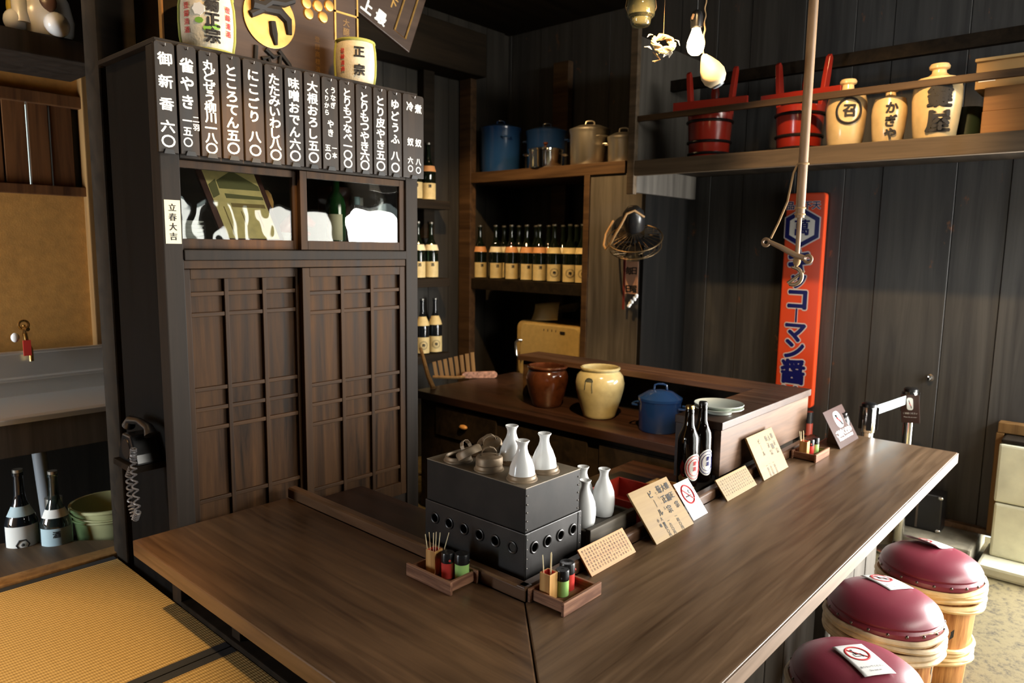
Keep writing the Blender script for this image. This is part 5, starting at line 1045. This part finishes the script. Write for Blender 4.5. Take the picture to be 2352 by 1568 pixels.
def hexa(bm, R, Rin, z, d):
    P6 = [(R*math.sin(PI/3*k), R*math.cos(PI/3*k)) for k in range(6)]
    prism(bm, P6, sb(yc, z), .0, d)
hexa(qa, .122, 0, .985, .0008); hexa(qb, .114, 0, .985, .0014)
qc = new(); hexa(qc, .084, 0, .985, .0020); write(qb, '萬', basis((SX-.0021, yc, 1.037), (0,-1,0), (0,0,1)), .098, .03, ext=.0004)
for ch, s_, zc in (('キ',.158,.789),('ッ',.118,.668),('コ',.150,.558),('ー',.080,.463),('マ',.140,.358),('ン',.140,.260),('醤',.155,.120),('油',.150,-.04)):
    write(qa, ch, sb(yc, zc), s_, .085, ext=.0003, pitch=1e-6); write(qb, ch, sb(yc, zc), s_, .045, ext=.0012, pitch=1e-6)
obj('pale_outline', qa, m_halo, t); obj('navy_lettering', qb, m_navy, t); obj('emblem_field', qc, m_paper, t)
b = new(); ball(b, (3.115, yc+.01, 1.172), .006, 8); obj('screw', b, m_rivet, t, smooth=True)
q = (2.950, 0.368, -0.074)
t = thing('floor_stand', 'slim dark stand with a red-brown band below the orange signboard', 'stand', (2.95, q[1], -.72)); h = q[2]+.72
b = new(); lathe(b, [(0,0),(.09,0),(.09,.012),(.027,.02),(.027,h),(0,h)], 28); obj('stand_post', b, m_black, t, smooth=True)
b = new(); lathe(b, [(.0285,h-.135),(.0285,h-.065)], 28); obj('band', b, mat('red_brown_band', (.30,.045,.025), .4), t, smooth=True)
t = thing('black_pot', 'black round pot half hidden by the brown notice on the counter', 'pot', (2.20, .08, .0)); t.location = (2.19, -.040, .0005)
b = new(); lathe(b, [(0,0),(.028,0),(.036,.02),(.040,.05),(.038,.08),(.030,.10),(.024,.105),(.025,.115),(.02,.115)], 32); obj('body', b, m_hoop, t, smooth=True)
# ---------------------------------------------------------------- screw hook on the wall
p = (3.168, -0.191, 0.172); t = thing('wall_hook', 'small round metal knob on the charred wall above the barrier posts', 'knob', (3.168, p[1], p[2]))
b = new(); lathe(b, [(0,.03),(.012,.028),(.016,.02),(.010,.012),(.007,0)], 20, M=basis((0,0,0), (0,-1,0), (0,0,1))); obj('knob_head', b, m_chrome, t, smooth=True)
b = new(); lathe(b, [(.020,0),(.020,.003),(.012,.006)], 20, M=basis((0,0,0), (0,-1,0), (0,0,1))); obj('rose', b, m_rivet, t, smooth=True)
# ---------------------------------------------------------------- black case on the stone ledge
t = thing('black_case', 'black case with metal corners standing on the ledge under the counter end', 'case', (0,0,0))
b = new(); bx(b, 3.0, 3.12, -.335, -.02, -.63, -.425); obj('body', b, m_black, t, bev=.008)
for yy, zz in ((-.325,-.437),(-.325,-.618),(-.03,-.437),(-.03,-.618),(-.18,-.50)):
    b = new(); ball(b, (2.998, yy, zz), (.007,.013,.011), 10); obj('corner_cap', b, m_chrome, t, smooth=True)
b = new(); bx(b, 2.996, 2.9995, -.225, -.215, -.62, -.44); obj('seam_strip', b, m_nail, t)
# ---------------------------------------------------------------- barrier posts
def barrier(label, x, y, zt):
    t = thing('barrier_post', label, 'barrier post', (x,y,-.72), 0, 'belt barrier posts'); h = zt+.72
    b = new(); lathe(b, [(0,0),(.135,0),(.135,.012),(.10,.03),(.03,.04),(.026,.05)], 40); obj('base', b, m_chrome, t, smooth=True)
    b = new(); lathe(b, [(.026,.045),(.026,h-.02)], 32); obj('post', b, m_chrome, t, smooth=True)
    b = new(); lathe(b, [(.030,h-.135),(.032,h-.13),(.032,h-.006),(.028,h),(0,h+.002)], 32); obj('head', b, m_chrome, t, smooth=True)
    for k in range(4):
        A = PI/2*k+.35; b = new(); M = T((.033*math.cos(A), .033*math.sin(A), h-.068)) @ E3(0,0,A); obx(b, M, .016, .022, .105); obj('belt_socket', b, m_black, t, bev=.002)
    b = new(); lathe(b, [(.0335,h-.014),(.0335,h),(.025,h+.006),(0,h+.007)], 32); obj('top_cap', b, m_black, t, smooth=True)
    return t
A1 = (2.345, -.115); A2 = (2.86, -.172)
barrier('steel belt barrier post just behind the far end of the counter', *A1, .142)
barrier('steel belt barrier post with a brown notice, near the charred wall', *A2, .150)
b = new(); d = (Vector((*A2,0))-Vector((*A1,0))).normalized(); L = (Vector((*A2,0))-Vector((*A1,0))).length
M = basis((*A1, .10), d, (0,0,1)); obx(b, M @ T((L/2,0,0)), L-.09, .046, .0012); tag(obj('barrier_belt', b, mat('pale_belt', (.62,.74,.78), .6)), 'pale stretched belt joining the two barrier posts', 'belt')
def plate_notice(name, label, M, w, h, th=.003):
    b = new(); bx(b, -w/2, w/2, 0, h, -th, 0); bmesh.ops.transform(b, matrix=M, verts=b.verts[:]); o = obj(name, b, mat('brown_notice_plate', (.055,.028,.023), .5, 0, .2), bev=.0008); tag(o, label, 'notice')
    q = new(); P_ = [(x+ (-.0), y) for x, y in rr4(-w*.17, w*.17, h*.46, h*.90, w*.13)]; prism(q, P_, M, .0004, .0010); obj('white_field', q, m_paper, o)
    q = new(); write(q, 'ご遠慮ください', M @ T((0,h*.345,0)), w*.115, .05, ext=.0004, vertical=False); write(q, 'Please do not enter', M @ T((0,h*.21,0)), w*.09, .03, ext=.0004, vertical=False); obj('white_lettering', q, m_paper, o)
    q = new(); tube(q, [M @ Vector((-w*.06,h*.80,.0012)), M @ Vector((w*.06,h*.56,.0012))], w*.018, 5); ball(q, M @ Vector((-w*.05,h*.78,.001)), w*.03, 8); tube(q, [M @ Vector((w*.05,h*.60,.0012)), M @ Vector((w*.075,h*.52,.0012))], w*.022, 5); obj('black_mark', q, m_ink, o)
    q = new(); tube(q, [M @ Vector((-w*.05,h*.72,.0016)), M @ Vector((w*.05,h*.62,.0016))], w*.02, 5); obj('red_mark', q, m_redink, o)
    return o
o = plate_notice('notice_stand', 'brown notice plate leaning on the counter before the first barrier post', basis((2.09,-.113,.001), (1,-.0,.0), (-.02,.50,.87)), .255, .170)
b = new(); prism(b, [(0.006,.002),(.075,.002),(.066,.10)], basis((2.03,-.108,.0), (0,1,0), (0,0,1)), -.004, .004); obj('prop_foot', b, mat('brown_prop', (.07,.04,.03), .4), o)
pa, pb = (2.800, -0.158, 0.113), (2.800, -0.233, 0.142)
o = plate_notice('hanging_notice', 'small brown notice hanging from the belt at the second barrier post', basis((2.795, (pa[1]+pb[1])/2, -.015), (0,-1,.10), (0,0,1)), .085, .145)
# ---------------------------------------------------------------- barrel stools with no-sitting cards
def stool(label, loc, rz, rat, worn):
    t = thing('barrel_stool', label, 'stool', loc, rz, 'barrel stools along the counter'); r = .162; zs = .415
    b = new(); lathe(b, [(0,.0),(r*.80,0),(r*.82,.004),(r*.86,.10),(r*.92,.24),(r*.98,zs),(0,zs)], 56); obj('stave_body', b, m_barrel, t, smooth=True)
    for z, R, n in ((.362,.172,5),(.150,.150,4)):
        for k in range(n):
            b = new(); A0 = random.uniform(0,6); zz = z-.016*(n-1)/2+.016*k; tilt = .012*random.uniform(-1,1)
            tube(b, [((R+.004*math.sin(9*2*PI*i/60+A0+k)*.4)*math.cos(2*PI*i/60), (R+.004*math.sin(9*2*PI*i/60+A0+k)*.4)*math.sin(2*PI*i/60), zz+tilt*math.cos(2*PI*i/60+A0)+.004*math.sin(3*2*PI*i/60+A0)) for i in range(60)], .0100, 8, True)
            obj('hoop_strand', b, rat, t, smooth=True)
    b = new(); lathe(b, [(r*1.035,zs-.012),(r*1.05,zs-.004),(r*1.05,zs+.006),(r*1.0,zs+.014),(r*1.02,zs+.022),(r*.97,zs+.036),(r*.82,zs+.054),(r*.55,zs+.068),(r*.25,zs+.074),(0,zs+.075)], 64); obj('seat_cushion', b, m_burg, t, smooth=True)
    for k in range(20):
        A = 2*PI*k/20; b = new(); ball(b, (r*1.046*math.cos(A), r*1.046*math.sin(A), zs+.003), .0052, 10); obj('nail', b, m_nail, t, smooth=True)
    for A in (-1.2, .6, 2.5):
        b = new(); q = []; R = lambda z: r*(.86+.12*(z-.10)/(zs-.10))+.0018
        zig = [(-.5,.30),(-.25,.245),(.0,.27),(.30,.225),(.55,.26)]; up = [Vector((R(z)*math.cos(A+u), R(z)*math.sin(A+u), z)) for u, z in zig]; dn = [Vector((R(z-.03)*math.cos(A+u), R(z-.03)*math.sin(A+u), z-.03)) for u, z in zig]
        va = [b.verts.new(p) for p in up]; vb = [b.verts.new(p) for p in dn]
        for k in range(4): b.faces.new((va[k],va[k+1],vb[k+1],vb[k]))
        obj('worn_mark', b, mat('flaked_black_paint', (.03,.03,.028), .7, var=.8, vscale=90), t, smooth=True)
    if worn:
        b = new(); pts = [(r*1.062*math.cos(A), r*1.062*math.sin(A), zs+.0115+.001*math.sin(A*20)) for A in [-2.3+.045*k for k in range(22)]]; tube(b, pts, [.0005+.0024*math.sin(PI*k/21)*abs(math.sin(k*.9)) for k in range(22)], 6); obj('torn_edge', b, m_rattan2, t, smooth=True)
    return t
stool('barrel stool nearest the viewer, dark red seat cut by the picture bottom', (.733, -.56, -.72), .4, m_rattan2, False)
stool('middle barrel stool with torn seat edge and old grey rattan hoops', (1.21, -.505, -.72), 0, m_rattan2, True)
stool('farthest barrel stool with fresh yellow rattan hoops', (1.67, -.543, -.72), .9, m_rattan, False)
def seat_z(c, s):
    q = math.hypot(c[0]-s[0], c[1]-s[1])/.162; pr = [(0,.075),(.25,.074),(.55,.068),(.82,.054),(.97,.036),(1.5,-.1)]
    for (a, za), (d, zd) in zip(pr, pr[1:]):
        if a <= q <= d: return -.72+.415+za+(zd-za)*(q-a)/(d-a)
    return 0
def card(label, c, ang, w, h, s, curl=0.0):
    M = basis(c, (math.cos(ang),math.sin(ang),.0), (-math.sin(ang),math.cos(ang),.02)); b = new(); n = 8; G = []
    def at(x, y, up):
        p = M @ Vector((x, y, 0)); p.z = seat_z(p, s)*.65 + seat_z(c, s)*.35 + .0035 + curl*max(0, .5-(x/w+.5))**2*4 + up; return p
    for i in range(n+1): G.append([b.verts.new(at((i/n-.5)*w, (j/n-.5)*h, 0)) for j in range(n+1)])
    for i in range(n):
        for j in range(n): b.faces.new((G[i][j],G[i+1][j],G[i+1][j+1],G[i][j+1]))
    o = obj('notice_card', b, m_paper, smooth=True); md = o.modifiers.new('thickness', 'SOLIDIFY'); md.thickness = .0007
    tag(o, label, 'card', 'no-sitting cards on the stools')
    qr, qb = new(), new(); M2 = T((0,0,0)); nosymbol(qr, qb, M2, 0, h*.17, w*.33, 'sit'); write(qb, '座らないでください', M2 @ T((0,-h*.26,0)), w*.085, .0, ext=.0002, vertical=False); write(qb, 'Do not sit', M2 @ T((0,-h*.37,0)), w*.09, .0, ext=.0002, vertical=False)
    for q in (qr, qb):
        for v in q.verts: v.co = at(v.co.x, v.co.y, .0012+v.co.z*.3)
    obj('red_symbol', qr, m_redink, o); obj('lettering', qb, m_ink, o)
ZC = -.72+.415+.0765
card('white no-sitting card lying on the nearest barrel stool', (.722,-.575,ZC-.002), -.64, .092, .135, (.733,-.56))
card('white no-sitting card lying on the middle barrel stool', (1.278,-.490,ZC-.007), -.55, .095, .128, (1.21,-.505))
card('white curled card lying on the farthest barrel stool', (1.735,-.515,ZC-.004), -.45, .095, .135, (1.67,-.543), .02)
# ---------------------------------------------------------------- hanging pot hook
t = thing('pot_hook', 'bamboo-pole pot hook hanging from the ceiling before the orange signboard', 'pot hook', (1.47,-.055,0))
zs = 0.971; zr = 0.810
b = new(); tube(b, [(0,0,2.495),(0,0,zs)], .0165, 20); obj('outer_pole', b, m_pole, t, smooth=True)
b = new(); tube(b, [(0,0,zs+.1),(0,0,zr)], .0085, 14); obj('inner_rod', b, m_pole, t, smooth=True)
b = new(); ring(b, .0172, .003, T((0,0,zs+.012))); ring(b, .0172, .003, T((0,0,zs+.035))); obj('pole_binding', b, m_rope, t, smooth=True)
ly, lz = .0745, zr+.075
LV = (.0, .110, zr+.068); b = new(); tube(b, [(-.012,-.035,zr+.012),(-.012,0,zr+.022),(-.010,.06,zr+.052),(-.010,.105,zr+.072)], [.010,.011,.010,.008], 10); obj('lever_bar', b, m_pole, t, smooth=True)
b = new(); ring(b, .013, .006, basis((-.010,.118,zr+.070), (0,1,0), (0,0,1)), 20, 8); obj('lever_ring', b, m_pole, t, smooth=True)
b = new(); ring(b, .013, .006, basis((-.012,-.045,zr+.010), (0,1,0), (0,0,1)), 20, 8); obj('lever_eye', b, m_pole, t, smooth=True)
zk = 1.161; b = new(); tube(b, [(-.01,.018,zk),(-.01,.03,zk-.03),(-.01,.045,zk-.13),(-.01,.075,zk-.21),(-.010,.100,zr+.085)], .0042, 8); ring(b, .0182, .0035, T((0,0,zk+.004))); obj('rope', b, m_rope, t, smooth=True)
b = new(); hk = [(0,0,zr+.0),(0,.004,zr-.02)] + [(0, .010+.032*math.cos(A), zr-.055+.032*math.sin(A)) for A in [PI/2-.2+.28*k for k in range(15)]] + [(0,-.030,zr-.035)]
tube(b, hk, [.007,.007]+[.0075]*15+[.004], 10); obj('hook', b, mat('pale_iron', (.35,.25,.15), .45, .5), t, smooth=True)
b = new(); ball(b, (0,0,zr+.002), (.014,.014,.020), 14); obj('hook_joint', b, m_rope, t, smooth=True)
# ---------------------------------------------------------------- lamp, gourd, straw wreath, glass pot
BP = Vector((1.02,.160,1.530))
t = thing('bulb_lamp', 'bare glowing light bulb hanging on a cord before the red buckets', 'lamp', tuple(BP))
m_bulb = mat('glowing_bulb', (1,.8,.5), .3, emit=(1.0,.72,.36), estr=30)
b = new(); lathe(b, [(0,-.040),(.014,-.037),(.024,-.028),(.029,-.012),(.028,.004),(.020,.026),(.0145,.042),(.0135,.052),(0,.052)], 28); bulb = obj('bulb', b, m_bulb, t, smooth=True); bulb.visible_shadow = True
b = new(); lathe(b, [(.0145,.046),(.019,.050),(.020,.085),(.016,.098),(.006,.105),(0,.106)], 24); obj('socket', b, m_black, t, smooth=True)
b = new(); tube(b, [(-.022,0,.088),(-.02,.005,.075),(.0,.02,.078),(.02,.005,.076)], .004, 6); obj('clamp', b, m_pole, t, smooth=True)
b = new(); tube(b, [(0,0,.10),(0,0,2.495-BP.z)], .003, 8); obj('flex', b, m_blackm, t, smooth=True)
GP = Vector((1.056,.118,1.444))
t = thing('hanging_gourd', 'pale egg-shaped gourd hanging on a twisted rope beside the bulb', 'gourd', tuple(GP)); ax = Vector((.30,-.33,-.80)).normalized()
Mg_ = ax.to_track_quat('Z','Y').to_matrix().to_4x4(); b = new(); lathe(b, [(0,-.060),(.009,-.055),(.020,-.038),(.034,-.012),(.041,.012),(.038,.034),(.026,.050),(.020,.053)], 32, M=Mg_); obj('gourd_body', b, mat('dried_gourd', (.46,.36,.22), .55, var=.12, vscale=14), t, smooth=True)
b = new(); lathe(b, [(.021,.051),(.019,.058),(.010,.061),(0,.061)], 24, M=Mg_); obj('metal_cap', b, mat('grey_cap', (.25,.27,.29), .4, .6), t, smooth=True)
tp = Mg_ @ Vector((0,0,-.058)); b = new(); tw = []
for i in range(160): z = tp.z + i/159*(2.49-GP.z-tp.z); tw.append((tp.x+.002*math.cos(i*.9)-.0*i, tp.y+.002*math.sin(i*.9), z))
tube(b, tw, .0026, 5); obj('twisted_rope', b, m_rope, t, smooth=True)
WP = Vector((.955,.245,1.530))
t = thing('straw_wreath', 'small straw wreath with white paper strips hanging beside the bulb', 'wreath', tuple(WP))
Mw_ = E3(.75,-.45,0); b = new()
for k in range(6):
    ph = random.uniform(0,6); tube(b, [Mw_ @ Vector(((.045+.006*math.cos(5*A+ph))*math.cos(A), (.032+.005*math.sin(4*A+ph))*math.sin(A), .008*math.sin(3*A+ph))) for A in [2*PI*i/40 for i in range(40)]], .0045, 6, True)
obj('straw_ring', b, mat('wreath_straw', (.62,.45,.20), .8), t, smooth=True)
for k, (u, v, w, s) in enumerate(((-.055,-.01,-.02,.028),(-.035,-.03,-.02,.03),(-.01,-.03,-.025,.034),(.02,-.02,-.03,.03),(.035,-.02,-.02,.026),(-.02,.0,-.01,.026),(-.045,.02,.02,.026),(.048,-.01,.005,.026),(.005,-.035,-.036,.026))):
    b = new(); M = T((u*.75-.0,-u*.6+v*.2,w)) @ E3(random.uniform(-1,1),random.uniform(-1,1),random.uniform(-2,2)); pts = [(-s*.5,0),(0,-s*.32),(s*.6,0),(0,s*.32)]
    vs = [b.verts.new(M @ Vector((x,y,.006*math.cos(x*90)))) for x, y in pts]; c = b.verts.new(M @ Vector((0,0,.009)))
    for i in range(4): b.faces.new((vs[i],vs[(i+1)%4],c))
    o = obj('paper_flake', b, m_paper, t); md = o.modifiers.new('thickness','SOLIDIFY'); md.thickness = .001
for e in (0,1):
    b = new(); tube(b, [(-.03+.02*e,.02,-.03),(-.015,.0,-.055),(-.03+.01*e,.02,-.06)], .002, 6); obj('stalk', b, m_cord, t, smooth=True)
b = new(); tube(b, [(0,0,.03),(0,0,2.495-WP.z)], .0008, 4); obj('thread', b, m_cord, t)
GP2 = Vector((.905,.305,1.585))
t = thing('hanging_glass_pot', 'small round glass pot in a wire sling at the top of the picture', 'glass pot', tuple(GP2))
b = new(); lathe(b, [(0,.0),(.028,.0),(.033,.006),(.035,.022),(.046,.032),(.048,.055),(.046,.078),(.040,.085),(.038,.082),(.043,.072),(.044,.055),(.042,.038),(.032,.028),(.029,.010),(0,.008)], 36); obj('glass_body', b, glass('thick_yellowish_glass', (.62,.60,.36), 1.0, 0, .03, 1.6, .12, (.5,.5,.3)), t, smooth=True)
b = new(); lathe(b, [(0,.010),(.029,.012),(.032,.028),(0,.028)], 28); obj('oil', b, mat('pale_oil', (.62,.56,.22), .2), t, smooth=True)
b = new(); ring(b, .0375, .002, T((0,0,.028)), 30, 6)
for e in (-1,1): tube(b, [(e*.026,-e*.028,.028),(e*.035,-e*.038,.06),(e*.030,-e*.033,.10),(0,0,.19),(0,0,2.495-GP2.z)], .0014, 5)
obj('wire_sling', b, m_cord, t, smooth=True)
# ---------------------------------------------------------------- lamps' own light
lamp('bulb_light', tuple(BP), 5, WARM, .03)
def ceiling_bulb(label, p, w):
    t = thing('ceiling_bulb', label, 'lamp', p); b = new(); lathe(b, [(0,-.040),(.014,-.037),(.024,-.028),(.029,-.012),(.028,.004),(.020,.026),(.0145,.042),(0,.046)], 24); obj('bulb', b, m_bulb, t, smooth=True)
    b = new(); lathe(b, [(.0145,.043),(.019,.047),(.020,.085),(.006,.105),(0,.106)], 20); obj('socket', b, m_black, t, smooth=True)
    b = new(); tube(b, [(0,0,.10),(0,0,2.499-p[2])], .003, 8); obj('flex', b, m_blackm, t, smooth=True)
    lamp('ceiling_bulb_light', p, w, WARM, .03)
ceiling_bulb('bare bulb hanging near the ceiling over the worktop', (1.95, 2.0, 2.33), 40)
ceiling_bulb('bare bulb hanging in the kitchen beyond the picture edge', (-.76, 1.74, 1.86), 80)
def spotlight(label, p, aim, w, cone):
    t = thing('ceiling_spotlight', label, 'spotlight', p); d = (Vector(aim)-Vector(p)).normalized(); M = d.to_track_quat('Z','Y').to_matrix().to_4x4()
    b = new(); lathe(b, [(0,-.09),(.03,-.085),(.042,-.06),(.048,.015),(.045,.015),(.04,-.055),(0,-.06)], 24, M=M); obj('lamp_can', b, m_black, t, smooth=True)
    b = new(); tube(b, [M @ Vector((0,0,-.085)), (0,0,.05), (0,0,2.499-p[2])], .006, 8); obj('bracket', b, m_black, t, smooth=True)
    spot('spotlight_beam', tuple(Vector(p)+d*.02), aim, w, WARM, cone)
spotlight('black ceiling spotlight turned on the jars', (.55, -.08, 1.95), (1.72, .95, 0.1), 400, 40)
spotlight('added black spotlight, out of view, brightening the framed print', (-.45, .10, 2.1), (-.06, 1.17, .97), 420, 14)  # lamp put in only to brighten the print behind the glass
spotlight('black ceiling spotlight turned on the jugs', (1.25, -.25, 2.2), (2.5, .05, 1.30), 150, 50)
spotlight('black ceiling spotlight turned on the alcove', (1.55, 1.6, 2.3), (2.66, 2.2, .7), 170, 68)
spotlight('black ceiling spotlight turned on the menu strips', (.02, .45, 2.2), (.1, 1.1, 1.45), 45, 66)
spotlight('black ceiling spotlight turned down on the tatami', (-1.35, .75, 2.1), (-1.3, .95, -.25), 260, 52)
for o in (bulb,): o.visible_shadow = False if False else True
bpy.data.objects.remove(_fo)
